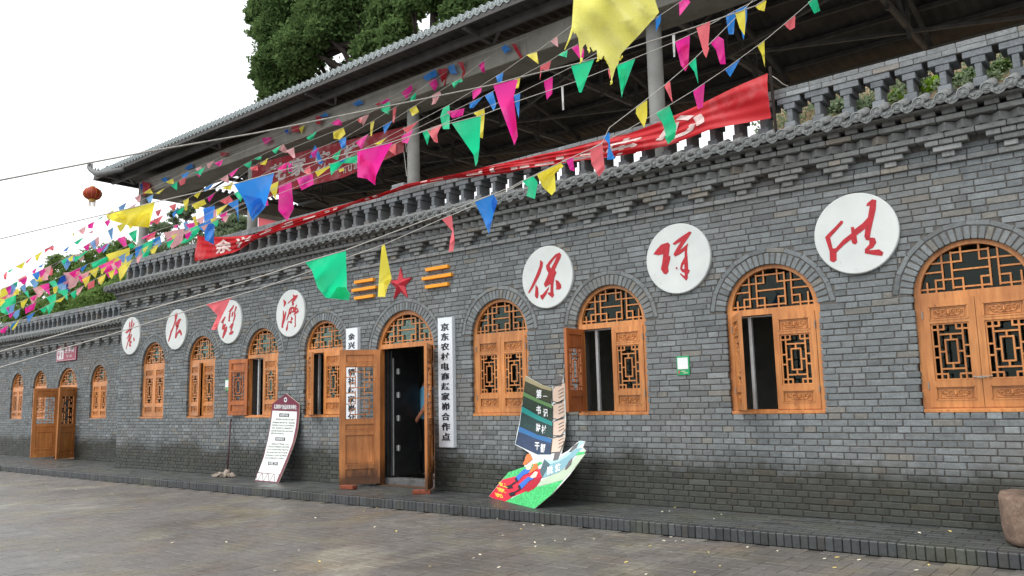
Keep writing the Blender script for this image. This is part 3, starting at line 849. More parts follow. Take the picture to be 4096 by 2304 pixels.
def eave(parent, u0, u1, Y, dz):
    base = MB().add([(u0, Y-0.30, 3.785+dz), (u1, Y-0.30, 3.785+dz), (u1, Y+0.03, 3.93+dz), (u0, Y+0.03, 3.93+dz), (u0, Y-0.28, 3.772+dz), (u1, Y-0.28, 3.772+dz), (u1, Y+0.03, 3.772+dz), (u0, Y+0.03, 3.772+dz)],
                    [(0,1,2,3),(0,4,5,1),(4,7,6,5),(0,3,7,4),(1,5,6,2)])
    e = base.build('eave', 'tile', parent)
    k0 = math.ceil((u0 - 3.634) / 0.1838); k1 = math.floor((u1 - 3.634) / 0.1838)
    for k in range(k0, k1 + 1):
        u = 3.634 + 0.1838 * k
        j = random.uniform(-0.006, 0.006); zz = 3.845 + dz + random.uniform(-0.004, 0.004)
        put('cover_tile', COVER, e, (u, Y - 0.315 + j, zz))
        put('end_disc', DISC, e, (u, Y - 0.322 + j, zz), (random.uniform(-0.08, 0.08), random.uniform(-0.4, 0.4), 0))
        put('drip_tile', DRIP, e, (u + 0.0919, Y - 0.315 - j, 3.838 + dz + random.uniform(-0.004, 0.004)))
    return e

def balustrade(b, u0, u1, Y, dz, n_indiv=300):
    foot, post, cap, cap2, rail = [], [], [], [], []
    k0 = math.ceil((u0 + 0.1 - 3.618) / 0.2944); k1 = math.floor((u1 - 0.1 - 3.618) / 0.2944)
    Yc = Y + 0.12
    for k in range(k0, k1 + 1):
        u = 3.618 + 0.2944 * k; j = lambda: random.uniform(-0.003, 0.003)
        t = lambda: jit((0.152, 0.165, 0.175), 0.14, 0.04)
        foot.append(((u+j(), Yc, 4.028+dz), (0.058, 0.12, 0.041), None, t(), 0.005)); post.append(((u+j(), Yc, 4.138+dz), (0.029, 0.115, 0.067), rotZ(random.uniform(-0.03,0.03)), t(), 0.004))
        cap.append(((u+j(), Yc, 4.238+dz), (0.060, 0.12, 0.0325), None, t(), 0.005)); cap2.append(((u+j(), Yc, 4.3045+dz), (0.122, 0.125, 0.032), None, t(), 0.005))
    for r_ in range(2):
        u = u0 + (0.12 if r_ else 0.0) - 0.12
        while u < u1:
            L = random.choice((0.25, 0.25, 0.125)); a, b2 = max(u, u0), min(u + L, u1)
            if b2 - a > 0.03: rail.append((((a+b2)/2, Yc + random.uniform(-0.003, 0.003), 4.3645 + 0.054*r_ + dz), ((b2-a)/2 - 0.003, 0.135 - 0.004*r_, 0.0262), None, jit((0.19, 0.20, 0.203), 0.15, 0.06), 0.005))
            u += L
    for nm, PP in (('baluster_foot', foot), ('baluster_post', post), ('baluster_cap', cap), ('baluster_top', cap2), ('rail_brick', rail)):
        pieces(nm, b, PP, 'brick_high', n_indiv, nm + 's')
    MB().box(u0 + 0.01, u1 - 0.01, Yc - 0.125, Yc + 0.125, 4.3372 + dz, 4.4405 + dz).build('rail_core', 'mortar', b)
    return b

# ------------------------------------------------------------------ main building
U0, U1 = -11.28, 8.4
def opn(c, hw, zb, zs): return dict(c=c, hw=hw, zb=zb, zs=zs, ri=hw, rm=hw + 0.125, ro=hw + 0.183)
SILL = 16 * CH
WIN = [opn(-9.806, .475, SILL, 2.10), opn(-7.945, .49, SILL, 2.09), opn(-5.95, .49, SILL, 2.09), opn(-4.22, .49, SILL, 2.09),
       opn(-0.475, .485, SILL, 2.09), opn(1.275, .485, SILL, 2.09), opn(3.268, .495, SILL, 2.085), opn(5.152, .495, SILL, 2.085), opn(7.05, .495, SILL, 2.085)]
DOOR = opn(-2.31, .615, -0.01, 1.965)
OPS = WIN + [DOOR]
bld = thing('brick_building', 'long grey brick shop building with a row of arched wooden windows', 'building', (-1.5, 2.0, 0))
WT = 52 * CH
holes = [arch_outline(o['c'], o['hw'] + 0.02, (o['zb'] - 0.02) if o['zb'] > 0 else 0.012, o['zs'], r=o['hw'] + 0.02) for o in OPS]
V, F = poly_holes([(U0 + 0.006, -0.03), (U1, -0.03), (U1, WT), (U0 + 0.006, WT)], holes, 0.30); V[:, 1] += 0.0085
wall = put('wall', mesh(V, F, 'mortar', 'wall'), bld)
pieces('brick', wall, facade_bricks(U0, U1, WT, 0.0, OPS, SILL), 'brick', 300, 'bricks')
A_, B_ = [], []
for o in OPS:
    a, b = arch_bricks(o, 0.0); A_ += a; B_ += b
pieces('voussoir', wall, A_, 'brick', 200, 'voussoirs'); pieces('arch_brick', wall, B_, 'brick', 120, 'arch_bricks')
rb = MB().box(U0 + 0.004, U0 + 0.3, 0.31, 6.2, -0.03, 3.70).box(U1 - 0.3, U1 - 0.004, 0.31, 6.2, -0.03, 3.70).box(U0 + 0.31, U1 - 0.31, 5.9, 6.2, -0.03, 3.70)
rb.build('inner_wall', 'plaster', bld)
MB().box(U0 + 0.02, U1 - 0.02, 0.312, 6.19, -0.06, 0.03).build('inner_floor', 'slab', bld)
MB().box(U0 + 0.02, U1 - 0.02, 0.05, 6.5, 3.71, 3.985).build('terrace_slab', 'slab', bld)
cornice(bld, U0, U1, 0.0, 0.0); eave(bld, U0 - 0.28, U1, 0.0, 0.0)
# cornice turns the corner a little way
bal = thing('balustrade', 'grey brick balustrade above the tiled eave of the shop, red banner tied to it', 'balustrade', (-1.5, 0.12, 3.985))
balustrade(bal, U0, U1, 0.0, 0.0, 70)
MB().box(-2.62, -2.30, 0.02, 0.24, 4.445, 4.50, 0.006).box(-2.60, -2.33, 0.03, 0.235, 4.502, 4.556, 0.006).build('pier_cap', 'brick_high', bal, tint=(0.22, 0.23, 0.235))

Lw = .49 - .05
def pa(i, pxx, lo, hi, z=1.1):
    o = WIN[i]; return solve_leaf((o['c'] - o['hw'] + 0.05, 0.042), o['hw'] - 0.05, pxx, z, lo, hi, 1)
WSPEC = {0: (0, 0, False), 1: (R(9), 0, False), 2: (pa(2, 916, 70, 175), 0, True), 3: (R(30), R(3), True), 4: (0, 0, False),
         5: (pa(5, 2264, 70, 175), 0, True), 6: (pa(6, 2974, 25, 66), 0, True), 7: (0, 0, False), 8: (0, 0, False)}
for i, o in enumerate(WIN):
    aL, aR, sash = WSPEC[i]
    w = window(bld, o['c'], o['hw'], o['zb'], o['zs'], 0.0, aL, aR, single=(i in (4, 5, 6, 7)), sash=sash)
    if i == 7:                                             # wire twisted round the two inner stiles
        wire = MB(); c = o['c']
        for k in range(3):
            wire.tube([(c - 0.075 + 0.01*k, 0.045, 1.335 + 0.006*k), (c - 0.045, 0.028, 1.33), (c, 0.030 - 0.003*k, 1.322 + 0.008*k), (c + 0.05, 0.027, 1.334), (c + 0.085 - 0.01*k, 0.045, 1.34 - 0.006*k)], 0.0035, 5)
        wire.build('tie_wire', 'hinge_metal', w)

# main door
def door(bld, o, Y, leafdirs, zt, threshold=True, mat='door_wood'):
    c, hw, zs = o['c'], o['hw'], o['zs']; Yf = Y + 0.05; fw = 0.055
    tz = zt
    out = arch_outline(c, hw + 0.01, 0.0, zs)
    ri = hw - fw
    lower = [(c-hw+fw, 0.02), (c+hw-fw, 0.02), (c+hw-fw, tz-0.05), (c-hw+fw, tz-0.05)]
    a0 = math.asin(min(1, max(0, (tz + 0.02 - zs) / ri)))
    upper = [(c + ri*math.cos(a), zs + ri*math.sin(a)) for a in np.linspace(a0, math.pi - a0, 26)]
    V, F = poly_holes(out, [lower, upper], 0.075); V[:, 1] += Yf
    d = put('door', mesh(V, F, mat, 'door'), bld)
    z0 = tz + 0.02; top = zs + ri - z0; lat = MB()
    wb = ri*math.cos(a0)
    for cx, cz, hx, hz in bars_to_boxes(TRANSOM_BARS, 0, 0, 0, 0, 0.02, rad=1.0):
        lat.box(c + (cx-hx)*wb if hx > 0.02 else c + cx*wb - 0.0085, c + (cx+hx)*wb if hx > 0.02 else c + cx*wb + 0.0085, Yf+0.02+random.uniform(-0.0008,0.0008), Yf+0.036,
                z0 + (cz-hz)*top if hz > 0.02 else z0 + cz*top - 0.0085, z0 + (cz+hz)*top if hz > 0.02 else z0 + cz*top + 0.0085)
    lat.build('transom_lattice', 'wood', d)
    MB().box(c-ri+0.03, c+ri-0.03, Yf+0.045, Yf+0.048, z0, zs+ri*0.85).build('pane', 'glass', d)
    H = tz - 0.05 - 0.045
    for side, ang, Lf in leafdirs:
        leaf(d, (c - side*(hw - fw), Yf - 0.02), 0.04, Lf, H, ang, side, False, kind='door', mat=mat)
    if threshold: MB().box(c-hw+0.02, c+hw-0.02, Yf+0.10, Yf+0.28, 0.0, 0.11, 0.006).build('threshold', 'threshold', d)
    return d
Lf = 0.60
dr = door(bld, DOOR, 0.0, [(1, solve_leaf((DOOR['c']-DOOR['hw']+0.055, 0.03), Lf, T('N', 822, 570)[0], 0.05, 60, 170, 1), Lf),
                           (-1, R(127), 0.56)], 2.085)
sec = MB().box(-2.845, -2.80, 0.20, 0.78, 0.12, 2.02, 0.004).box(-2.86, -2.82, 0.16, 0.22, 0.12, 2.03)
sec.build('security_door', 'dark_steel', dr)
hg = MB()
for z in (0.5, 0.95, 1.3, 1.66): hg.box(-2.797, -2.792, 0.30, 0.37, z, z + 0.08).tube([(-2.79, 0.335, z - 0.005), (-2.79, 0.335, z + 0.085)], 0.012, 8)
hg.box(-2.799, -2.793, 0.225, 0.245, 0.14, 1.9); hg.build('security_hinge', 'aluminium', dr)

# ------------------------------------------------------------------ toilet wing, set back 0.8 m and lower
YW = 0.8; WU0, WU1 = -23.0, -11.30
ZS2 = 0.99
WW = [opn(-19.2, .44, ZS2, 1.87), opn(-17.62, .44, ZS2, 1.87), opn(-14.06, .44, ZS2, 1.87), opn(-21.3, .44, ZS2, 1.87)]
WD = opn(-15.86, .60, -0.01, 1.72)
wing = thing('toilet_building', 'lower set-back grey brick wing with the maroon toilet sign', 'building', (-17, 2.5, 0))
WT2 = 46 * CH
holes = [arch_outline(o['c'], o['hw'] + 0.02, (o['zb'] - 0.02) if o['zb'] > 0 else 0.012, o['zs'], r=o['hw'] + 0.02) for o in WW + [WD]]
V, F = poly_holes([(WU0, -0.03), (WU1, -0.03), (WU1, WT2), (WU0, WT2)], holes, 0.30); V[:, 1] += YW + 0.0085
wall2 = put('wall', mesh(V, F, 'mortar', 'wall'), wing)
pieces('brick', wall2, facade_bricks(WU0, WU1, WT2, YW, WW + [WD], ZS2), 'brick', 0, 'bricks')
A_, B_ = [], []
for o in WW + [WD]:
    a, b = arch_bricks(o, YW); A_ += a; B_ += b
pieces('voussoir', wall2, A_, 'brick', 150, 'voussoirs'); pieces('arch_brick', wall2, B_, 'brick', 60, 'arch_bricks')
MB().box(WU0, WU1 - 0.01, 5.5, 5.8, -0.03, 3.2).box(WU0, WU0 + 0.3, YW + 0.32, 5.49, -0.03, 3.2).build('inner_wall', 'plaster', wing)
MB().box(WU0 + 0.01, WU1 - 0.02, YW + 0.05, 5.9, 3.2, 3.415).build('roof_slab', 'slab', wing)
MB().box(WU0 + 0.31, WU1 - 0.02, YW + 0.312, 5.48, -0.05, 0.02).build('inner_floor', 'slab', wing)
cornice(wing, WU0, WU1, YW, -0.57, indiv=False, zstr=WT2); eave(wing, WU0, WU1 - 0.0, YW, -0.57)
bal2 = thing('balustrade', 'lower dark brick balustrade along the roof edge of the toilet wing', 'balustrade', (-17, YW + 0.12, 3.415))
balustrade(bal2, WU0, WU1 - 0.02, YW, -0.595, 45)
for o in WW: window(wing, o['c'], o['hw'], o['zb'], o['zs'], YW)
door(wing, WD, YW, [(1, R(97), 0.60), (-1, R(118), 0.60)], 1.86, mat='wood')

# ------------------------------------------------------------------ white round plaques with red brush characters
def trace(t, pts): return [T(t, x, y) for x, y in pts]
CHARS = [
 ('first', 'q1', [([(250,440),(262,490),(240,620),(215,740),(190,880),(150,1000),(128,1078),(122,1060),(140,980),(175,850),(195,740),(215,620),(235,500)],[]),
  ([(198,490),(212,520),(205,600),(190,640),(185,600)],[]), ([(285,515),(305,530),(270,600),(235,680),(225,660),(262,580)],[]),
  ([(112,720),(140,690),(190,650),(225,640),(225,670),(190,700),(140,740),(112,735)],[]),
  ([(235,745),(250,760),(225,850),(205,900),(240,890),(245,920),(215,960),(232,985),(220,1015),(195,1010),(185,975),(200,940),(190,900),(195,850)],[]),
  ([(185,760),(215,745),(170,820),(140,865),(140,845)],[]), ([(275,820),(300,840),(308,880),(285,905),(278,880)],[])]),
 ('second', 'q1', [([(1130,345),(1165,312),(1195,330),(1180,400),(1150,500),(1110,620),(1070,720),(1035,840),(1005,912),(990,895),(1010,830),(1045,690),(1095,590),(1130,470)],[]),
  ([(1150,520),(1200,460),(1235,430),(1262,440),(1240,500),(1190,600),(1150,600),(1140,560)],[]),
  ([(1160,590),(1215,560),(1205,620),(1170,680),(1165,740),(1190,700),(1230,655),(1250,665),(1280,740),(1275,775),(1255,785),(1235,730),(1200,740),(1160,830),(1140,845),(1130,825),(1150,700)],[])]),
 ('third', 'q1', [([(2075,520),(2110,460),(2165,385),(2178,405),(2140,490),(2130,560),(2180,540),(2185,565),(2150,640),(2200,590),(2215,605),(2200,690),(2160,780),(2125,845),(2105,830),(2125,740),(2145,660),(2105,665),(2100,640),(2120,540),(2100,520)],[]),
  ([(2235,295),(2290,220),(2340,155),(2355,160),(2330,230),(2280,300),(2275,400),(2260,440),(2270,480),(2255,500),(2235,490),(2240,400),(2260,300)],[]),
  ([(2300,330),(2335,280),(2340,320),(2320,395),(2300,400)],[]),
  ([(2385,175),(2410,185),(2400,230),(2375,300),(2385,370),(2365,450),(2335,510),(2320,490),(2345,420),(2358,280)],[]),
  ([(2255,610),(2300,540),(2340,500),(2340,560),(2310,650),(2300,700),(2335,685),(2340,720),(2310,760),(2250,770),(2250,740),(2280,700),(2280,620),(2260,625)],[])]),
 ('fourth', 'q2', [([(300,325),(375,390),(378,440),(325,535),(310,520),(315,440)],[]),
  ([(290,625),(312,650),(325,770),(350,690),(378,650),(375,740),(345,900),(300,1030),(298,1100),(275,1120),(250,1105),(255,1000),(285,860)],[]),
  ([(560,185),(625,220),(695,200),(695,240),(630,350),(580,400),(598,450),(580,490),(530,500),(545,450),(528,410),(560,340),(520,370),(440,440),(412,435),(480,370),(575,270)],[]),
  ([(460,590),(500,540),(580,520),(600,560),(650,500),(658,460),(680,510),(640,560),(690,560),(735,655),(690,700),(600,765),(585,755),(620,690),(530,690),(490,750),(465,740),(440,810),(390,920),(385,890),(430,740)],[[(480,640),(498,600),(500,665),(482,670)],[(527,655),(532,600),(560,577),(573,610),(558,650)],[(645,640),(680,590),(692,620),(652,665)]]),
  ([(510,800),(555,830),(565,880),(520,910),(545,960),(520,1000),(480,970),(435,960),(425,1070),(430,1110),(400,1200),(385,1205),(370,1140),(405,1040),(430,930),(500,930),(515,870)],[]),
  ([(620,760),(645,765),(640,940),(645,1060),(620,1100),(600,1080),(620,1040),(615,900)],[])]),
 ('fifth', 'q3', [([(418,360),(480,410),(470,490),(420,650),(320,850),(230,1000),(190,1050),(170,1035),(250,870),(340,660),(410,480)],[]),
  ([(325,870),(375,940),(385,1060),(375,1140),(345,1160),(310,1110),(320,980)],[]),
  ([(540,480),(620,370),(730,250),(815,205),(855,250),(840,320),(760,480),(725,570),(758,620),(715,720),(695,850),(690,1000),(705,1090),(670,1145),(600,1085),(565,1040),(630,1030),(635,860),(600,880),(520,925),(495,860),(560,720),(590,630),(550,560)],[[(612,480),(700,352),(765,287),(700,430),(640,543)]]),
  ([(600,915),(600,950),(540,1080),(470,1190),(430,1150),(415,1095),(470,1070)],[]),
  ([(735,775),(790,790),(850,870),(855,940),(820,970),(745,975),(755,920)],[])]),
 ('sixth', 'q4', [([(205,640),(260,560),(350,460),(480,418),(515,460),(500,590),(490,670),(520,672),(520,730),(480,880),(490,960),(450,1015),(400,1005),(345,920),(370,800),(390,640),(300,660)],[]),
  ([(563,445),(650,370),(760,290),(880,212),(920,230),(860,330),(760,470),(700,570),(850,435),(850,470),(780,580),(700,640),(610,685),(580,640),(640,530),(725,400),(600,468)],[]),
  ([(790,560),(845,470),(835,600),(850,800),(855,920),(885,940),(870,990),(845,1010),(850,1080),(820,1135),(700,1010),(715,998),(790,1050),(790,985),(740,970),(705,910),(720,820),(790,690)],[[(745,910),(755,850),(785,820),(785,920)]]),
  ([(620,885),(645,882),(660,905),(635,925)],[])]),
 ('seventh', 'C', [([(755,775),(755,795),(690,870),(625,940),(650,1050),(680,1050),(760,960),(840,900),(835,835),(865,835),(870,860),(950,800),(1005,740),(1025,620),(990,625),(995,600),(1050,555),(1090,565),(1085,660),(1040,850),(1025,940),(1075,945),(1090,990),(1060,1040),(1010,1070),(1120,1060),(1160,1090),(1150,1125),(1060,1115),(975,1100),(975,1060),(1020,1010),(1020,970),(985,965),(970,930),(980,850),(890,920),(900,990),(880,1010),(850,1000),(835,960),(760,1020),(690,1090),(690,1170),(660,1190),(625,1175),(620,1080),(575,940),(600,910),(690,820),(735,770)],[])])]
MEDU = [-10.755, -8.868, -6.946, -5.076, 0.388, 2.246, 4.194]
WHERE = ['nearest the toilet wing', 'between the two farthest windows', 'partly behind the coral flag', 'nearest left of the star',
         'nearest right of the star', 'above the green placard', 'largest, beside the last window']
for (nm, t, strokes), u, wh in zip(CHARS, MEDU, WHERE):
    zc_ = 2.7737; r_ = 0.4025
    pl = thing('round_plaque', 'white round plaque with a red brush character, ' + wh, 'plaque', (u, -0.02, zc_), 'round character plaques on the shop wall')
    ring = [(math.cos(a), math.sin(a)) for a in np.linspace(0, 2*math.pi, 65)[:-1]]
    V = [(u + r_*x, 0.012, zc_ + r_*z) for x, z in ring] + [(u + r_*x, -0.030, zc_ + r_*z) for x, z in ring] + [(u + (r_-0.008)*x, -0.036, zc_ + (r_-0.008)*z) for x, z in ring]
    F = [(i, (i+1)%64, 64+(i+1)%64, 64+i) for i in range(64)] + [(64+i, 64+(i+1)%64, 128+(i+1)%64, 128+i) for i in range(64)] + [tuple(128+i for i in range(64))]
    put('disc', mesh(V, F, 'plaque_white', 'disc'), pl)
    for o_, hs in strokes:
        cv = lambda q: [(lambda w_: (w_.x, w_.z))(at_Y(pp, -0.036)) for pp in trace(t, q)]
        V, F = poly_holes(cv(o_), [cv(h) for h in hs], 0.004); V[:, 1] += -0.0395
        put('brush_stroke', mesh(V, F, 'red_paint', 'brush_stroke'), pl)

# ------------------------------------------------------------------ star and orange bars above the door
st = thing('red_star', 'faceted red five-pointed star above the shop door', 'star', (-2.365, -0.02, 2.975))
V = [(-2.365, -0.075, 2.975)]
for k in range(10):
    a = math.pi/2 + math.pi*k/5; r_ = 0.262 if k % 2 == 0 else 0.105
    V.append((-2.365 + r_*math.cos(a), -0.012, 2.972 + r_*math.sin(a)))
V += [(x, 0.012, z) for x, y, z in V[1:]]
F = [(0, 1+k, 1+(k+1) % 10) for k in range(10)] + [(1+k, 11+k, 11+(k+1) % 10, 1+(k+1) % 10) for k in range(10)]
put('star_body', mesh(V, F, 'star_red', 'star_body'), st)
for side, xs in (('right', [(-1.802, -1.351, 3.127), (-1.875, -1.286, 3.001), (-1.811, -1.356, 2.873)]), ('left', [(-3.394, -2.942, 3.117), (-3.45, -2.885, 2.992), (-3.388, -2.942, 2.863)])):
    for (a, b, z), w_ in zip(xs, ('top', 'longer middle', 'bottom')):
        o = MB().box(a, b, -0.05, 0.012, z - 0.024, z + 0.024, 0.003).build('orange_bar', 'orange_paint')
        tag(o, f'{w_} one of three flat orange bars to the {side} of the red star', 'bar', 'orange bars beside the star')

# ------------------------------------------------------------------ flat signs
def write_flat(parent, name, text, boxes, Y, mat, bold=0.012):
    """each character into its own (u0, z0, w, h) box on the plane Y"""
    b = MB()
    for ch, (u0, z0, w, h) in zip(text, boxes):
        V, F = norm_glyph(ch, bold)
        if len(V): b.add([(u0 + x*w, Y, z0 + y*h) for x, y in V], F)
    return b.build(name, mat, parent)
def tall_sign(u0, u1, text, label):
    s = thing('vertical_sign', label, 'sign', ((u0+u1)/2, -0.03, 0.6))
    MB().box(u0, u1, -0.062, 0.008, 0.595, 2.395, 0.004).build('board', 'sign_white', s)
    ztop = 2.395 - 0.062; step = 0.1385; w = (u1 - u0) * 0.60
    for i, ch in enumerate(text):
        zc = ztop - step*(i + 0.5); hh = step*0.84
        b = MB()
        for k, dx in enumerate((-0.006, 0.0, 0.006)):
            Vg, Fg = norm_glyph(ch, 0.018); b.add([((u0+u1)/2 + (x - 0.5)*w + dx, -0.0645 - 0.0006*k, zc + (y - 0.5)*hh) for x, y in Vg], Fg)
        b.build('character', 'ink_black', s)
tall_sign(-1.545, -1.265, '京东农村电商赵家峁合作点', 'tall white vertical signboard right of the shop door')
tall_sign(-3.565, -3.285, '余兴庄供销社赵家峁分社', 'tall white vertical signboard half hidden behind the open door leaf')

ts = thing('toilet_sign', 'maroon toilet sign with white pictograms above the wing door', 'sign', (-15.94, YW - 0.02, 2.51))
a, b = -16.56, -15.34
MB().box(a, b, YW - 0.03, YW + 0.012, 2.505, 2.915, 0.003).build('board', 'sign_maroon', ts)
bd = MB()
for x0, x1, z0, z1 in ((a+.02, b-.02, 2.525, 2.531), (a+.02, b-.02, 2.889, 2.895), (a+.02, a+.028, 2.531, 2.889), (b-.028, b-.02, 2.531, 2.889)): bd.box(x0, x1, YW - 0.033, YW - 0.029, z0, z1)
bd.build('border', 'ink_white', ts)
MB().box(a + 0.09, a + 0.46, YW - 0.034, YW - 0.029, 2.56, 2.85).build('pictogram_panel', 'ink_white', ts)
pic = MB()
for cx, skirt in ((a + 0.18, True), (a + 0.36, False)):
    pic.add([(cx + 0.028*math.cos(t), YW - 0.036, 2.80 + 0.028*math.sin(t)) for t in np.linspace(0, 2*math.pi, 13)[:-1]], [tuple(range(12))])
    pic.add([(cx - 0.03, YW - 0.036, 2.76), (cx + 0.03, YW - 0.036, 2.76), (cx + (0.06 if skirt else 0.03), YW - 0.036, 2.66), (cx - (0.06 if skirt else 0.03), YW - 0.036, 2.66)], [(0,1,2,3)])
    pic.box(cx - 0.025, cx - 0.006, YW - 0.037, YW - 0.035, 2.585, 2.66).box(cx + 0.006, cx + 0.025, YW - 0.037, YW - 0.035, 2.585, 2.66)
pic.box(a + 0.268, a + 0.276, YW - 0.037, YW - 0.035, 2.57, 2.84)
pic.build('pictogram', 'sign_maroon', ts)
write_flat(ts, 'lettering', '洗手间', [(a + 0.53 + 0.20*i, 2.70, 0.18, 0.15) for i in range(3)], YW - 0.034, 'ink_white', 0.01)
write_flat(ts, 'lettering', 'Toilet', [(a + 0.63 + 0.058*i, 2.585, 0.055, 0.075) for i in range(6)], YW - 0.034, 'ink_white', 0.005)

def placard(u, z, Y, label):
    s = thing('green_placard', label, 'placard', (u, -0.01, z), 'small green placards on the wall')
    MB().box(u - 0.078, u + 0.078, Y - 0.012, Y + 0.012, z - 0.105, z + 0.105, 0.002).build('board', 'placard_green', s)
    MB().box(u - 0.064, u + 0.064, Y - 0.016, Y - 0.011, z - 0.04, z + 0.088).build('white_panel', 'ink_white', s)
    e = MB(); e.add([(u - 0.05 + 0.016*math.cos(t), Y - 0.0145, z - 0.072 + 0.02*math.sin(t)) for t in np.linspace(0, 2*math.pi, 11)[:-1]], [tuple(range(10))]); e.build('emblem', 'cloth_s', s)
    MB().box(u - 0.022, u + 0.03, Y - 0.0145, Y - 0.011, z - 0.066, z - 0.060).box(u + 0.0, u + 0.06, Y - 0.0145, Y - 0.011, z - 0.086, z - 0.080).build('caption_line', 'leaf_pale', s)
placard(2.233, 1.561, 0.0, 'small green placard with a white panel between two right windows')
placard(-6.99, 1.615, 0.0, 'small green placard half hidden by the far open shutter')

# ------------------------------------------------------------------ open shed with a tiled roof on the terrace
pav = thing('terrace_shed', 'open shed on the terrace with concrete columns, long beam and dark tiled roof', 'shed', (-2, 3.5, 3.985))
COLS = [-12.6, -7.94, -3.17, 1.5, 6.2]
for u in COLS:
    zb = 3.42 if u < U0 else 3.986; yc = 0.82 if u < U0 else 1.05; u = -12.12 if u < U0 else u
    MB().tube([(u, yc, zb), (u, yc, 5.2), (u, yc, 6.222)], [0.108, 0.106, 0.104], 24).build('column', 'concrete', pav, smooth=True)
for u in [-11.9] + COLS[1:]: MB().tube([(u, 6.2, 3.42 if u < U0 else 3.986), (u, 6.2, 6.57)], 0.09, 12).build('rear_column', 'pipe_red' if u < -7 else 'concrete', pav, smooth=True)
MB().box(-12.16, 9.4, 0.68, 1.32, 6.22, 6.575, 0.01).build('beam', 'beam_concrete', pav)
MB().box(-12.15, -11.7, 1.33, 6.04, 6.225, 6.57, 0.01).build('end_beam', 'beam_concrete', pav)
MB().box(-11.68, 9.4, 6.05, 6.35, 6.56, 6.86, 0.01).build('rear_beam', 'beam_concrete', pav)
PROF = [(0.03, 6.735), (0.95, 6.78), (3.4, 7.62), (6.0, 7.06), (6.95, 6.98)]
def roofz(y):
    for (a, za), (b, zb) in zip(PROF, PROF[1:]):
        if a <= y <= b: return za + (zb - za) * (y - a) / (b - a)
    return PROF[-1][1]
us = np.arange(-13.06, 9.5, 0.045); ys = [0.03, 0.5, 0.95, 1.8, 2.6, 3.4, 4.3, 5.2, 6.0, 6.95]
V = [(u, y, roofz(y) + 0.012*math.sin(u*2*math.pi/0.18)) for y in ys for u in us]; n = len(us)
V += [(x, y, z + 0.06) for x, y, z in V]; m = len(us)*len(ys)
F = [(j*n+i, (j+1)*n+i, (j+1)*n+i+1, j*n+i+1) for j in range(len(ys)-1) for i in range(n-1)]
F += [tuple(m + q for q in f[::-1]) for f in F]
F += [(i, i+1, m+i+1, m+i) for i in range(n-1)] + [((len(ys)-1)*n+i, m+(len(ys)-1)*n+i, m+(len(ys)-1)*n+i+1, (len(ys)-1)*n+i+1) for i in range(n-1)]
F += [(j*n, m+j*n, m+(j+1)*n, (j+1)*n) for j in range(len(ys)-1)]
put('roof_sheet', mesh(V, F, 'sheet_metal', 'roof_sheet'), pav)
for y in (0.42, 1.6, 2.2, 2.8, 3.4, 4.0, 4.6, 5.2, 5.8, 6.7):
    h = 0.13 if y < 0.5 else 0.07
    MB().box(-12.95, 9.4, y - 0.03, y + 0.03, roofz(y) - 0.02 - h, roofz(y) - 0.02).build('purlin', 'steel', pav)
MB().box(-13.05, 9.45, 0.015, 0.06, 6.655, 6.735).build('fascia', 'sheet_metal', pav)
MB().box(-13.065, -13.02, 0.062, 6.9, 6.655, 6.735).build('end_fascia', 'sheet_metal', pav)
for u in (-12.5, -8.65, -4.86, -1.07, 2.72, 6.5): 
    MB().bar((u, 0.06, 6.66), (u, 0.75, 6.62), 0.055, 0.055).bar((u + 0.35, 0.45, 6.62), (u, 0.72, 6.6), 0.04, 0.04).build('outrigger', 'steel', pav)
for u in [-11.95] + COLS[1:] + [-10.3, -5.6, -0.85, 3.9]:
    t = MB().bar((u, 1.2, 6.72), (u, 3.4, 7.5), 0.06, 0.08).bar((u, 3.4, 7.5), (u, 6.1, 6.92), 0.06, 0.08).bar((u, 1.2, 6.5), (u, 6.1, 6.72), 0.06, 0.08)
    t.bar((u, 3.4, 6.5), (u, 3.4, 7.5), 0.05).bar((u, 2.2, 6.5), (u, 3.4, 7.45), 0.045).bar((u, 4.6, 6.5), (u, 3.4, 7.45), 0.045).bar((u, 2.2, 6.5), (u, 2.2, 7.1), 0.045).bar((u, 4.6, 6.5), (u, 4.6, 7.1), 0.045)
    t.build('truss', 'steel', pav)
for a, b in zip(COLS, COLS[1:]):
    MB().bar((a, 3.4, 6.52), (b, 1.25, 6.56), 0.05).bar((a, 3.4, 6.55), (b, 6.0, 6.75), 0.05).build('brace', 'steel', pav)
def recolour(me, mat):
    m2 = me.copy(); m2.materials.clear(); m2.materials.append(M_(mat)); return m2
CP, DP, RP = recolour(COVER, 'tile_pale'), recolour(DISC, 'tile_pale'), recolour(DRIP, 'tile_pale')
u = -13.0
while u < 9.4:
    put('cover_tile', CP, pav, (u, 0.02, 6.80)); put('end_disc', DP, pav, (u, 0.012, 6.80)); put('drip_tile', RP, pav, (u + 0.07, 0.018, 6.79)); u += 0.14
y = 0.2
while y < 6.8:
    put('cover_tile', COVER, pav, (-13.06, y, 6.79), (0, 0, R(-90))); put('end_disc', DISC, pav, (-13.07, y, 6.79), (0, 0, R(-90))); put('drip_tile', DRIP, pav, (-13.06, y + 0.092, 6.78), (0, 0, R(-90))); y += 0.184
hip = [at_Y(T('I', *q), 0.02) for q in ((1240, 255), (1080, 285), (1000, 300), (955, 288), (915, 262), (893, 235), (895, 212), (912, 200))]
MB().tube(hip, [0.05, 0.07, 0.075, 0.065, 0.055, 0.045, 0.04, 0.018], 8).build('hip_ornament', 'tile', pav, smooth=True)
orn = MB()
for q, s in (((985, 262), .03), ((960, 258), .028), ((925, 212), .03), ((890, 220), .02)): 
    P_ = at_Y(T('I', *q), 0.02); orn.tube([P_ - Vector((0, 0, .09)), P_, P_ + Vector((0.02, 0, .05))], [s, s*0.8, 0.006], 6)
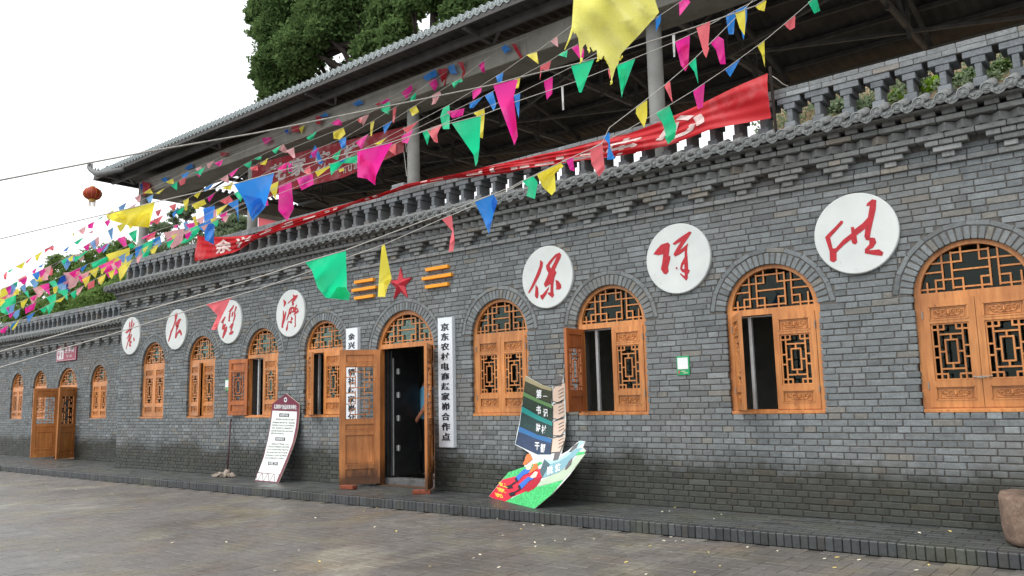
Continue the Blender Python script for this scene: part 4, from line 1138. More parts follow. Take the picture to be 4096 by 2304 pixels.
orn.build('hip_figure', 'tile', pav)

# red canopy roof standing behind the shed
sh = thing('red_canopy', 'red sheet canopy with a white edge seen below the shed roof', 'canopy', (-22, 9.5, 3.0))
q = [at_Y(T('p2', *c), 9.5) for c in ((1400, 640), (1790, 720), (1790, 800), (1400, 830))]
V = [tuple(p) for p in q] + [(p.x - 0.6, p.y + 1.2, p.z) for p in q]
put('red_sheet', mesh(V, [(0,1,2,3),(4,7,6,5),(0,4,5,1),(3,2,6,7),(0,3,7,4),(1,5,6,2)], 'shed_red', 'red_sheet'), sh)
MB().bar(q[0] + Vector((0, -0.06, 0.05)), q[1] + Vector((0, -0.06, 0.05)), 0.16, 0.16).build('white_edge', 'ink_white', sh)
for p in (q[2], q[3]): MB().bar((p.x, p.y + 0.4, 0.2), (p.x, p.y + 0.4, p.z - 0.002), 0.12).build('post', 'steel', sh)

# ------------------------------------------------------------------ banners
BT = [(-7.992,4.547),(-7.73,4.474),(-6.9,4.35),(-6.0,4.272),(-4.945,4.351),(-3.92,4.403),(-3.28,4.385),(-2.6,4.40),(-2.36,4.41),(-2.0,4.447),(-1.14,4.404),(-0.07,4.384),(0.84,4.336),(1.74,4.347),(2.17,4.39),(2.8,4.491),(3.47,4.60)]
BB = [(-7.98,4.026),(-7.3,4.02),(-6.717,4.036),(-6.0,4.166),(-4.72,4.229),(-3.92,4.287),(-3.28,4.35),(-2.6,4.355),(-2.36,4.36),(-1.97,4.37),(-1.12,4.35),(-0.07,4.232),(0.83,4.163),(1.48,4.11),(2.23,4.08),(2.78,4.14),(3.5,4.105)]
def lerp(tab, x):
    xs = [a for a, _ in tab]; return float(np.interp(x, xs, [b for _, b in tab]))
def ban_pt(u, v, off=0.0):
    zt, zb = lerp(BT, u), lerp(BB, u); full = 0.52; slack = max(0.0, full - (zt - zb))
    y = -0.135 - 0.012*math.sin(7*v*math.pi + u*2.6) * (0.25 + slack*2) - 0.012*math.sin(5*v + 3.1*u) - 0.02*math.sin(u*2.1) - 0.05*math.sin(math.pi*v)*slack - 0.01*math.sin(u*7 + 5*v)
    return Vector((u, y - off, zb + (zt - zb)*v))
ban = thing('long_banner', 'long faded red cloth banner tied along the balustrade, white characters folded away', 'banner', (-2.2, -0.13, 4.3))
us = np.linspace(-7.985, 3.47, 230); nv = 22
V = [tuple(ban_pt(u, k/(nv-1))) for u in us for k in range(nv)]
F = [(i*nv+k, (i+1)*nv+k, (i+1)*nv+k+1, i*nv+k+1) for i in range(len(us)-1) for k in range(nv-1)]
put('cloth', mesh(V, F, 'banner_red', 'cloth', True), ban)
def ban_char(ch, cu, w, v0, v1, skew=0.0):
    Vg, Fg = norm_glyph(ch, 0.022, 0.0); b = MB()
    for k, (dx, dy) in enumerate(((-0.022, 0), (0, 0.02), (0.022, 0), (0, -0.02))): b.add([ban_pt(cu + (x + dx - 0.5)*w + skew*(y - 0.5), v0 + (v1 - v0)*(y + dy), 0.006 + 0.0007*k) for x, y in Vg], Fg)
    b.build('character', 'banner_ink', ban)
ban_char('余', -7.05, 0.52, 0.12, 0.86); ban_char('兴', -6.35, 0.50, 0.15, 0.85)
ban_char('中', 1.66, 0.46, 0.06, 0.72, 0.14); ban_char('心', 2.44, 0.60, 0.14, 0.90, 0.12)
for cu, w, v0, v1 in ((-5.65,.34,.35,.62),(-5.55,.2,.68,.8),(-5.0,.32,.3,.45),(-4.95,.25,.55,.7),(-4.4,.3,.28,.5),(-3.95,.12,.3,.65),(-3.75,.10,.3,.7),(-2.95,.10,.2,.8),(-2.75,.1,.2,.8),(-1.7,.12,.2,.8),(-1.45,.25,.2,.7),(-0.75,.26,.15,.4),(-0.62,.07,.2,.8),(-0.4,.08,.2,.8),(0.0,.12,.1,.3),(0.18,.16,.1,.28),(0.5,.3,.08,.25),(0.75,.12,.3,.5),(0.95,.34,.08,.24),(1.22,.34,.30,.42),(1.2,.3,.1,.22),(1.33,.06,.1,.55)):
    b = MB(); g_ = [ban_pt(cu + (i/4 - 0.5)*w, v0 + (v1-v0)*k/3, 0.006) for i in range(5) for k in range(4)]
    b.add(g_, [(i*4+k, (i+1)*4+k, (i+1)*4+k+1, i*4+k+1) for i in range(4) for k in range(3)]); b.build('folded_lettering', 'banner_ink', ban)
MB().tube([(3.505, -0.11, 3.92), (3.50, -0.12, 4.3), (3.495, -0.13, 4.67)], 0.017, 8).build('pole', 'bark', ban)
tie = MB().tube([at_Y(T('B', 10, 745), -0.13), at_Y(T('B', 90, 795), -0.12), at_Y(T('B', 150, 845), -0.08), at_Y(T('B', 205, 870), -0.03)], 0.005, 5)
tie.tube([(-2.62, -0.05, 4.38), (-2.5, -0.03, 4.47), (-2.3, 0.02, 4.42)], 0.006, 5).build('tie', 'cord', ban)

ban2 = thing('shed_banner', 'shaded red banner with pale characters hung between two shed columns', 'banner', (-5.6, 0.95, 5.0))
TP = [(1008, 668), (1037, 652), (1300, 582), (1619, 506)]; BP = [(1008, 812), (1171, 759), (1372, 711), (1613, 608)]
def ban2_pt(t, v, off=0.0):
    x = 1008 + (1616 - 1008)*t; yt = np.interp(x, [a for a, _ in TP], [b for _, b in TP]); yb = np.interp(x, [a for a, _ in BP], [b for _, b in BP])
    return at_Y((x, yb + (yt - yb)*v), 0.90 - off + 0.03*math.sin(14*t + 2*v) + 0.015*math.sin(9*v + 20*t))
nv = 10; V = [tuple(ban2_pt(t, k/(nv-1))) for t in np.linspace(0, 1, 80) for k in range(nv)]
put('cloth', mesh(V, [(i*nv+k, (i+1)*nv+k, (i+1)*nv+k+1, i*nv+k+1) for i in range(79) for k in range(nv-1)], 'banner_shaded', 'cloth', True), ban2)
for ch, t, w in (('花', .17, .105), ('家', .305, .105), ('烧', .465, .105), ('烤', .655, .105)):
    Vg, Fg = norm_glyph(ch, 0.03, 0.0); MB().add([ban2_pt(t + (x-.5)*w, 0.36 + 0.5*y, 0.008) for x, y in Vg], Fg).build('character', 'cloth_w', ban2)
for i, ch in enumerate('hua'):
    Vg, Fg = norm_glyph(ch, 0.01, 0.0); MB().add([ban2_pt(.61 + .035*i + (x-.5)*.03, 0.10 + 0.18*y, 0.008) for x, y in Vg], Fg).build('character', 'cloth_w', ban2)
MB().tube([ban2_pt(1, 1), (-3.2, 0.92, 5.42)], 0.006, 5).tube([ban2_pt(1, 0), (-3.2, 0.92, 5.0)], 0.006, 5).tube([ban2_pt(0, 1), (-7.9, 0.95, 5.6)], 0.006, 5).build('tie', 'cord', ban2)

# ------------------------------------------------------------------ lantern under the roof corner
lc = at_Y((370, 775), 0.05)
lan = thing('red_lantern', 'round red lantern with tassels hanging under the corner of the shed roof', 'lantern', tuple(lc))
prof = [(0.05, 0.145), (0.10, 0.14), (0.165, 0.10), (0.205, 0.03), (0.205, -0.03), (0.165, -0.10), (0.10, -0.14), (0.05, -0.145)]
b = MB().lathe(prof, lc, 24); b.build('shell', 'lantern_red', lan, smooth=True)
rib = MB()
for k in range(12):
    a = 2*math.pi*k/12; rib.tube([lc + Vector((r_*1.01*math.cos(a), r_*1.01*math.sin(a), z)) for r_, z in prof], 0.004, 4)
rib.build('rib', 'lantern_gold', lan)
MB().lathe([(0.06, 0.14), (0.062, 0.175), (0.03, 0.18)], lc, 16).lathe([(0.075, -0.19), (0.08, -0.14)], lc, 16).build('cap', 'lantern_gold', lan)
ts_ = MB()
for k in range(14):
    a = 2*math.pi*k/14; ts_.tube([lc + Vector((0.07*math.cos(a), 0.07*math.sin(a), -0.185)), lc + Vector((0.072*math.cos(a), 0.072*math.sin(a), -0.31 + 0.02*math.sin(k*3)))], 0.006, 4)
ts_.build('tassel', 'tassel', lan)
MB().tube([lc + Vector((0, 0, 0.18)), (lc.x, lc.y, 6.70)], 0.006, 5).build('wire', 'cord', lan)

# ------------------------------------------------------------------ boards leaning on the wall
def solve_surface(px, fY):
    d = ray(px); lo, hi = 4.0, 20.0
    f = lambda t: (CAM + d*t).y - fY((CAM + d*t).x, (CAM + d*t).z)
    for _ in range(50):
        m = (lo + hi)/2
        if f(m) > 0: hi = m
        else: lo = m
    return CAM + d*lo
def bent_poly(parent, name, t, pts, fY, mat, layer, levels=3, part=None):
    V, F = sub_poly(pts, levels)
    b = MB().add([solve_surface(T(t, x, y), fY) + Vector((0, -0.0022*layer, 0.0003*layer)) for x, y in V], F)
    return b.build(name, mat, parent)
def bent_slab(parent, name, t, pts, fY, mat, thick=0.014, levels=3):
    n = len(pts); dense = []
    for i in range(n):
        (x0, y0), (x1, y1) = pts[i], pts[(i+1) % n]; k = max(1, int(math.hypot(x1-x0, y1-y0) / 40))
        dense += [(x0 + (x1-x0)*j/k, y0 + (y1-y0)*j/k) for j in range(k)]
    V, F = sub_poly(dense, 1)
    W_ = [solve_surface(T(t, x, y), fY) for x, y in V]; m = len(W_); nd = len(dense)
    back = [p + Vector((0, thick, -0.0)) for p in W_]
    # rim: walk the subdivided outline (mid points were appended for every outline edge)
    b = MB().add(W_ + back, [tuple(f) for f in F] + [tuple(q + m for q in f[::-1]) for f in F])
    rim = MB().add([solve_surface(T(t, x, y), fY) for x, y in dense] + [solve_surface(T(t, x, y), fY) + Vector((0, thick, 0)) for x, y in dense], [(i, (i+1) % nd, nd + (i+1) % nd, nd + i) for i in range(nd)])
    o = b.build(name, mat, parent); rim.build('edge', 'leaf_pale', parent); return o
def bent_char(parent, ch, t, cx, cy, w, h, fY, mat, layer, slope=0.0, shear=0.0, bold=0.02, name='character'):
    Vg, Fg = norm_glyph(ch, bold, 0.0)
    b = MB().add([solve_surface(T(t, cx + (x-.5)*w + shear*(y-.5)*h, cy - (y-.5)*h + slope*(x-.5)*w), fY) + Vector((0, -0.0022*layer, 0.0003*layer)) for x, y in Vg], Fg)
    return b.build(name, mat, parent)
for nm, c_ in dict(c_tan=(150,140,108), c_olive=(48,54,34), c_lime=(86,124,74), c_forest=(28,48,34), c_teal=(16,128,122), c_deep=(14,52,50), c_blue=(34,98,150), c_navy=(32,52,82), c_beige=(200,176,158),
                   c_mast=(96,92,92), c_white=(205,212,210), c_hull=(120,162,172), c_deck=(160,200,205), c_hulldark=(70,94,100), c_path=(172,188,164), c_grass=(66,178,104), c_red=(206,34,58), c_roll=(164,18,44), c_hat=(232,112,52), c_blue2=(44,104,190), c_black=(24,26,30), c_skin=(240,196,176), c_yellow=(226,200,80)).items():
    plain(nm, srgb(*c_), 0.35, 40 if nm in ('c_grass', 'c_olive', 'c_forest', 'c_deep', 'c_navy') else 6, 0.45 if nm in ('c_grass', 'c_olive', 'c_forest', 'c_deep', 'c_navy') else 0.06)
def fY_cart(u, z):
    yb = -0.255 - 0.482*(u + 0.477); k = max(0.0, 1 - z/1.05); return -0.045 + (min(yb, -0.1) + 0.045)*k**1.7
cart = thing('cutout_board', 'bent printed cut-out board of a ship with striped sail, leaning on the wall', 'board', (0.2, -0.5, 0))
bent_slab(cart, 'sheet', 'cb', [(440,60),(500,95),(600,150),(700,182),(745,150),(750,70),(785,45),(820,65),(825,120),(838,150),(840,280),(843,340),(848,500),(838,640),(838,690),(815,790),(800,860),(870,820),(950,750),(985,720),(1045,725),(1020,790),(1050,825),(965,960),(880,1075),(800,1165),(700,1270),(530,1412),(240,1345),(130,1315),(65,1285),(180,1140),(265,1040),(425,985),(425,940),(440,880),(480,845),(410,800),(330,760),(350,640),(375,540),(400,370),(430,140)], fY_cart, 'c_white')
ART = [('sail_panel','c_olive',[(440,62),(500,97),(600,150),(705,183),(703,345),(560,285),(420,215)],1),('sail_highlight','c_tan',[(440,62),(500,97),(600,150),(705,183),(704,215),(600,188),(434,112)],2),
 ('sail_panel','c_forest',[(418,222),(560,290),(700,350),(715,365),(712,520),(560,450),(405,360)],1),('sail_highlight','c_lime',[(418,222),(560,290),(700,350),(715,365),(714,392),(560,330),(414,262)],2),
 ('sail_panel','c_deep',[(403,366),(560,455),(712,525),(712,690),(560,650),(378,565)],1),('sail_highlight','c_teal',[(403,366),(560,455),(712,525),(712,570),(560,510),(396,425)],2),
 ('sail_panel','c_navy',[(375,570),(560,655),(705,700),(690,860),(560,860),(335,755)],1),('sail_highlight','c_blue',[(375,570),(560,655),(705,700),(702,745),(560,705),(366,625)],2),
 ('hand','c_beige',[(718,185),(745,150),(835,125),(835,290),(770,330),(715,315)],1),('hand','c_beige',[(720,350),(830,305),(840,460),(770,500),(718,490)],1),('hand','c_beige',[(722,520),(838,480),(845,600),(800,665),(712,665)],1),('hand','c_beige',[(715,690),(835,650),(835,720),(790,830),(695,840)],1),
 ('mast','c_mast',[(750,70),(785,50),(820,65),(805,160),(745,165)],2),('mast','c_mast',[(760,330),(815,310),(815,335),(765,345)],2),('mast','c_mast',[(765,500),(830,478),(820,500),(770,512)],2),('mast','c_mast',[(765,675),(830,650),(815,680),(765,690)],2),
 ('hull','c_deck',[(630,905),(720,925),(800,890),(900,810),(990,722),(1045,728),(960,800),(850,890),(690,960)],1),('hull','c_hull',[(690,960),(780,930),(850,890),(960,800),(1020,790),(935,880),(850,980),(780,1040),(610,1100)],2),('hull','c_hulldark',[(630,905),(690,960),(610,1100),(585,1030)],2),('hull','c_mast',[(880,830),(930,770),(985,735),(960,790),(900,840)],2),('mast','c_mast',[(735,850),(800,825),(770,910),(720,925)],3),
 ('path','c_path',[(520,1195),(620,1110),(850,1000),(960,870),(1050,850),(965,960),(830,1115),(700,1150)],1),('grass','c_grass',[(205,1115),(265,1040),(425,985),(600,930),(610,950),(420,1060)],1),('grass','c_grass',[(960,835),(1048,828),(1035,855),(950,870)],2),
 ('carpet','c_red',[(68,1284),(205,1115),(420,1060),(600,1000),(610,1090),(520,1195),(420,1245),(300,1290),(235,1340),(130,1313)],1),('grass','c_grass',[(230,1338),(420,1245),(520,1200),(700,1155),(825,1118),(700,1270),(530,1410),(240,1344)],2),('carpet_roll','c_roll',[(420,1230),(430,1170),(520,1110),(605,1085),(590,1130),(540,1200),(470,1240)],3),
 ('shadow_print','c_mast',[(835,1015),(880,930),(920,890),(905,960),(860,1010)],3),
 ('printed_hat','c_hat',[(440,900),(455,860),(490,850),(505,890),(515,905),(440,965),(415,960)],4),('printed_face','c_skin',[(445,985),(500,930),(515,950),(490,1010),(450,1020)],4),('printed_coat','c_blue2',[(340,1090),(430,1005),(490,1020),(470,1050),(420,1070),(360,1140),(330,1120)],4),('printed_hem','c_black',[(330,1110),(348,1088),(370,1130),(350,1145)],5),('printed_legs','c_black',[(335,1132),(270,1180),(277,1192),(345,1145)],4),('printed_shoes','c_black',[(245,1180),(300,1165),(315,1200),(260,1210)],4),
 ('printed_hat','c_hat',[(510,1000),(525,955),(560,950),(572,1000),(490,1050),(475,1045)],5),('printed_face','c_skin',[(490,1085),(540,1030),(570,1040),(550,1090),(500,1105)],5),('printed_coat','c_blue2',[(375,1165),(470,1085),(530,1105),(480,1130),(400,1215),(365,1195)],5),('printed_hem','c_black',[(362,1190),(380,1165),(402,1205),(385,1220)],6),('printed_legs','c_black',[(375,1210),(300,1255),(307,1268),(388,1220)],5),('printed_shoes','c_black',[(270,1255),(325,1235),(340,1270),(285,1285)],5)]
for nm, mt, pts, ly in ART: bent_poly(cart, nm, 'cb', pts, fY_cart, mt, ly)
for pts in ([(420,213),(560,283),(705,343),(705,350),(560,291),(419,221)], [(404,358),(560,448),(714,519),(714,527),(560,457),(403,367)], [(377,563),(560,648),(714,688),(714,696),(560,657),(376,571)], [(705,183),(712,184),(716,330),(709,345)], [(714,365),(721,366),(719,515),(712,520)], [(714,528),(721,529),(719,685),(712,690)], [(706,700),(713,701),(699,855),(691,860)],
            [(718,185),(745,150),(835,125),(836,130),(748,156),(722,190)], [(715,315),(770,330),(835,290),(836,296),(770,337),(715,322)], [(720,350),(830,305),(831,311),(724,356)], [(718,490),(770,500),(840,460),(841,466),(770,507),(718,497)], [(722,520),(838,480),(839,486),(724,526)], [(712,665),(800,665),(845,600),(848,606),(802,672),(712,672)], [(715,690),(835,650),(836,656),(717,697)], [(695,840),(790,830),(835,720),(839,724),(794,837),(695,847)]):
    bent_poly(cart, 'print_line', 'cb', pts, fY_cart, 'c_black', 3, 1)
for y0 in (185, 350, 525, 690):
    for k in range(3): bent_poly(cart, 'print_line', 'cb', [(775, y0 + 28 + 34*k), (830, y0 - 2 + 34*k), (831, y0 + 3 + 34*k), (776, y0 + 33 + 34*k)], fY_cart, 'c_black', 3, 1)
for ch, x, y, w, h, m_, sl in (('第',578,245,56,92,'ink_white',0),('一',642,268,44,44,'ink_white',0),('书',575,408,50,88,'ink_white',.1),('记',645,438,48,90,'ink_white',.1),('驻',572,590,48,92,'ink_white',.1),('村',628,605,48,88,'ink_white',.1),('干',560,775,46,84,'ink_white',.1),('部',620,795,52,92,'ink_white',.1),('脱',690,1020,62,84,'ink_white',-.3),('贫',770,992,60,80,'ink_white',-.3)):
    bent_char(cart, ch, 'cb', x, y, w, h, fY_cart, m_, 4, sl, bold=0.03)
for ch, x, y in (('赵', 212, 1168), ('家', 196, 1222), ('峁', 172, 1276)): bent_char(cart, ch, 'cb', x, y, 84, 50, fY_cart, 'c_yellow', 4, 0.25, -0.5, bold=0.02)

def fY_info(u, z): return -0.035 - 0.385*max(0.0, 1 - z/1.22)**1.55
inf = thing('notice_board', 'bent maroon and white notice board with a pointed top, leaning on the wall', 'notice board', (-5.1, -0.4, 0))
bent_slab(inf, 'sheet', 'ib', [(552,55),(755,215),(750,320),(740,460),(725,600),(697,725),(660,850),(560,1110),(430,1418),(75,1385),(180,1100),(260,800),(310,500),(335,215)], fY_info, 'maroon')
bent_poly(inf, 'panel', 'ib', [(345,315),(718,330),(712,440),(700,560),(650,800),(570,1010),(455,1285),(130,1255),(215,1020),(280,740),(320,520)], fY_info, 'panel_cream', 1, 3)
bent_poly(inf, 'foot_panel', 'ib', [(120,1268),(445,1290),(405,1400),(85,1372)], fY_info, 'panel_cream', 1, 2)
for k in range(7):
    x = 115 + 45*k; dx = 38 if k % 2 else -34
    bent_poly(inf, 'foot_bar', 'ib', [(x + dx*.5, 1270 + 3*k), (x + dx*.5 + 8, 1270 + 3*k), (x - dx*.5 - 18, 1378 + 3*k), (x - dx*.5 - 26, 1378 + 3*k)], fY_info, 'maroon', 2, 1)
bent_poly(inf, 'roundel', 'ib', [(543 + 24*math.cos(a), 150 + 38*math.sin(a)) for a in np.linspace(0, 2*math.pi, 21)[:-1]], fY_info, 'ink_white', 1, 1)
bent_poly(inf, 'roundel_star', 'ib', [(543 + (20 if k % 2 == 0 else 8)*math.sin(math.pi*k/5), 150 - (30 if k % 2 == 0 else 12)*math.cos(math.pi*k/5)) for k in range(10)], fY_info, 'c_black', 2, 1)
def line(text, x0, x1, y, h, mat, layer=2, slope=0.03, bold=0.015, nm='lettering', cell=None):
    b = MB(); n = cell or len(text); w = (x1 - x0)/n
    for i, ch in enumerate(text):
        Vg, Fg = norm_glyph(ch, bold, 0.02)
        if len(Vg): b.add([solve_surface(T('ib', x0 + w*(i + x), y + slope*w*(i + x) - (yy-.5)*h), fY_info) + Vector((0, -0.0022*layer, 0.0003*layer)) for x, yy in Vg], Fg)
    b.build(nm, mat, inf)
line('赵家峁村创业扶贫供销社', 370, 712, 252, 74, 'ink_white', slope=0.03, bold=0.02, nm='title')
for tx, cx, cy in (('经营宗旨', 525, 386), ('经营理念', 465, 750), ('经营口号', 352, 1122)):
    bent_poly(inf, 'heading_box', 'ib', [(cx-74, cy-30), (cx+76, cy-24), (cx+72, cy+28), (cx-78, cy+22)], fY_info, 'c_black', 2, 1)
    line(tx, cx-64, cx+64, cy-4, 40, 'ink_white', 3, 0.04, 0.012, 'heading')
for tx, x0, x1, y in (('服务游客、服务群众，为客户', 398, 686, 446), ('提供物美价廉优质产品；各种货物', 345, 684, 494), ('利润控制在5%-20%之间，经营所得', 340, 678, 536), ('利润一部分用于扩大规模经营，一', 334, 668, 578), ('部分用于赵家峁村爱心超市、扶贫', 328, 660, 622), ('助困、确公益性事业。', 320, 522, 660),
                      ('前期由驻村干部和第一书记工', 330, 612, 822), ('作队发起，前期发起人做好志愿服', 282, 602, 862), ('务工作，经营日常用品，营业利润', 268, 590, 905), ('用于本村爱心超市，着力打造赵家', 256, 576, 950), ('峁特色品牌，为该村产业发展拓宽', 244, 562, 994), ('路径，实现整村脱贫、共同富裕', 232, 516, 1036)):
    line(tx, x0, x1, y, 27, 'c_black', 2, 0.03, 0.0, 'body_text')
for x0, x1, y in ((215, 486, 1188), (158, 270, 1224)): bent_poly(inf, 'blurred_text', 'ib', [(x0, y-6), (x1, y+6), (x1, y+14), (x0, y+2)], fY_info, 'leaf_pale', 2, 1)

# ------------------------------------------------------------------ mop, bricks, stone trough
mt_ = at_Y(T('H', 2322, 1318), -0.03); mf = at_Z(T('M', 2288, 395), 0.10)
mop = thing('mop', 'old cotton mop with a dark red pole leaning on the wall', 'mop', (mf.x, mf.y, 0))
MB().tube([mf - (mt_ - mf)*0.02, mt_], 0.014, 10).build('pole', 'rust_pole', mop, smooth=True)
MB().tube([mf + Vector((0, 0, 0.03)), mf + Vector((-0.005, 0, -0.005)), mf + Vector((-0.01, 0, -0.06))], [0.035, 0.055, 0.06], 12).build('collar', 'mop_cotton', mop, smooth=True)
hd = MB()
for k in range(70):
    a = random.uniform(0, 2*math.pi); l = random.uniform(0.10, 0.30); cx = math.cos(a)*l*1.3 - 0.10; cy = math.sin(a)*l*0.55 - 0.02
    hd.tube([(mf.x + 0.03*math.cos(a), mf.y + 0.03*math.sin(a), 0.05), (mf.x + cx*0.5, mf.y + cy*0.5, 0.04 + random.uniform(0, 0.035)), (mf.x + cx, mf.y + cy, 0.010 + random.uniform(0, 0.01))], 0.009, 5)
hd.build('strands', 'mop_cotton', mop, smooth=True)
for (x, y, a, lb) in ((-2.95, -0.50, R(12), 'red brick lying against the foot of the wide open door leaf'), (-1.52, -0.42, R(38), 'red brick wedged beside the narrow edge-on door leaf')):
    b = MB().box(-0.12, 0.12, -0.057, 0.057, 0.0, 0.055, 0.006); o = b.build('red_brick', 'red_brick', None, loc=(x, y, 0.002), rot=(0, 0, a)); tag(o, lb, 'brick', 'loose red bricks at the door')
sb = thing('stone_trough', 'rough brown stone mortar block standing on the platform under the last window', 'stone mortar', (5.70, -0.42, 0))
n = 56; prof = [(0.425, 0.0), (0.452, 0.02), (0.460, 0.06), (0.464, 0.16), (0.462, 0.27), (0.460, 0.352), (0.450, 0.372), (0.38, 0.380), (0.32, 0.372), (0.295, 0.33), (0.22, 0.2), (0.08, 0.16), (0.01, 0.16)]
V = []
for j, (r_, z) in enumerate(prof):
    for k in range(n):
        a = 2*math.pi*k/n; pw = 3.2 if j < 8 else 2.2
        sq = 0.94 / (abs(math.cos(a))**pw + abs(math.sin(a))**pw)**(1/pw); wob = 1 + 0.012*math.sin(3*a + j) + 0.010*math.sin(11*a + 2.3*j) + random.uniform(-0.006, 0.006)
        x, y = r_*sq*wob*math.cos(a), r_*sq*wob*math.sin(a); ct, st_ = math.cos(R(8)), math.sin(R(8))
        V.append((5.70 + x*ct - y*st_, -0.40 + x*st_ + y*ct, z + (0.010*math.sin(5*a + j) if 5 < j < 9 else 0)))
F = [(j*n+k, j*n+(k+1) % n, (j+1)*n+(k+1) % n, (j+1)*n+k) for j in range(len(prof)-1) for k in range(n)] + [tuple(range(n))[::-1], tuple((len(prof)-1)*n + k for k in range(n))]
put('stone_body', mesh(V, F, 'stone', 'stone_body', True), sb)

# ------------------------------------------------------------------ fallen petals and bits on the ground
LIT = [('N', [(1215,765),(1085,797),(480,850),(598,865),(1195,957),(1412,998),(430,1190),(2190,1268),(2255,1235),(190,1395),(1750,1350),(2445,1362),(2435,873),(2483,1040),(1985,827),(640,1305)], GZ+.003),
       ('Q', [(120,937),(220,930),(310,942),(90,978),(230,1112),(535,1080),(433,1097),(237,1152),(823,1077),(1150,1310),(1350,1432),(1838,1412),(2093,1347),(2370,1160),(1978,1210),(1390,1148),(1528,1094),(1600,1057),(1720,1095),(1650,1098)], GZ+.003),
       ('R', [(95,1197),(570,1275),(697,1262),(917,1287),(672,1365),(1618,1337),(1493,1391)], GZ+.003), ('M', [(783,505),(585,687),(1128,628),(1735,1114),(2278,1108),(582,1190),(768,578)], GZ+.003),
       ('Q', [(1512,802),(1585,797),(2107,828),(2033,873),(1640,760),(1400,715)], .003), ('R', [(1833,1000),(1525,1015)], .003), ('N', [(2400,750)], .003)]
def petal():
    V = []; n = 10
    for k in range(n):
        a = 2*math.pi*k/n; V.append((0.024*math.cos(a)*(1+.15*math.sin(3*a)), 0.013*math.sin(a), 0.002 + 0.003*math.cos(a)))
    V += [(x*0.9, y*0.9, z + 0.004) for x, y, z in V]
    return mesh(V, [tuple(range(n))[::-1], tuple(range(n, 2*n))] + [(k, (k+1) % n, n+(k+1) % n, n+k) for k in range(n)], None, 'fallen_leaf')
PA, PB_ = petal(), petal(); PA.materials.append(MATS['leaf_litter']); PB_.materials.append(MATS['leaf_pale'])
for t, pts, z in LIT:
    for i, (x, y) in enumerate(pts):
        p_ = at_Z(T(t, x, y), z); pale = random.random() < 0.6
        o = put('fallen_leaf', PB_ if pale else PA, None, p_, (0, 0, random.uniform(0, 3.1)))
        s_ = random.uniform(0.45, 0.9); o.scale = (s_, s_, s_)
        tag(o, 'small pale fallen leaf on the damp paving' if pale else 'small yellow fallen leaf on the damp paving', 'leaf', 'fallen leaves on the paving')

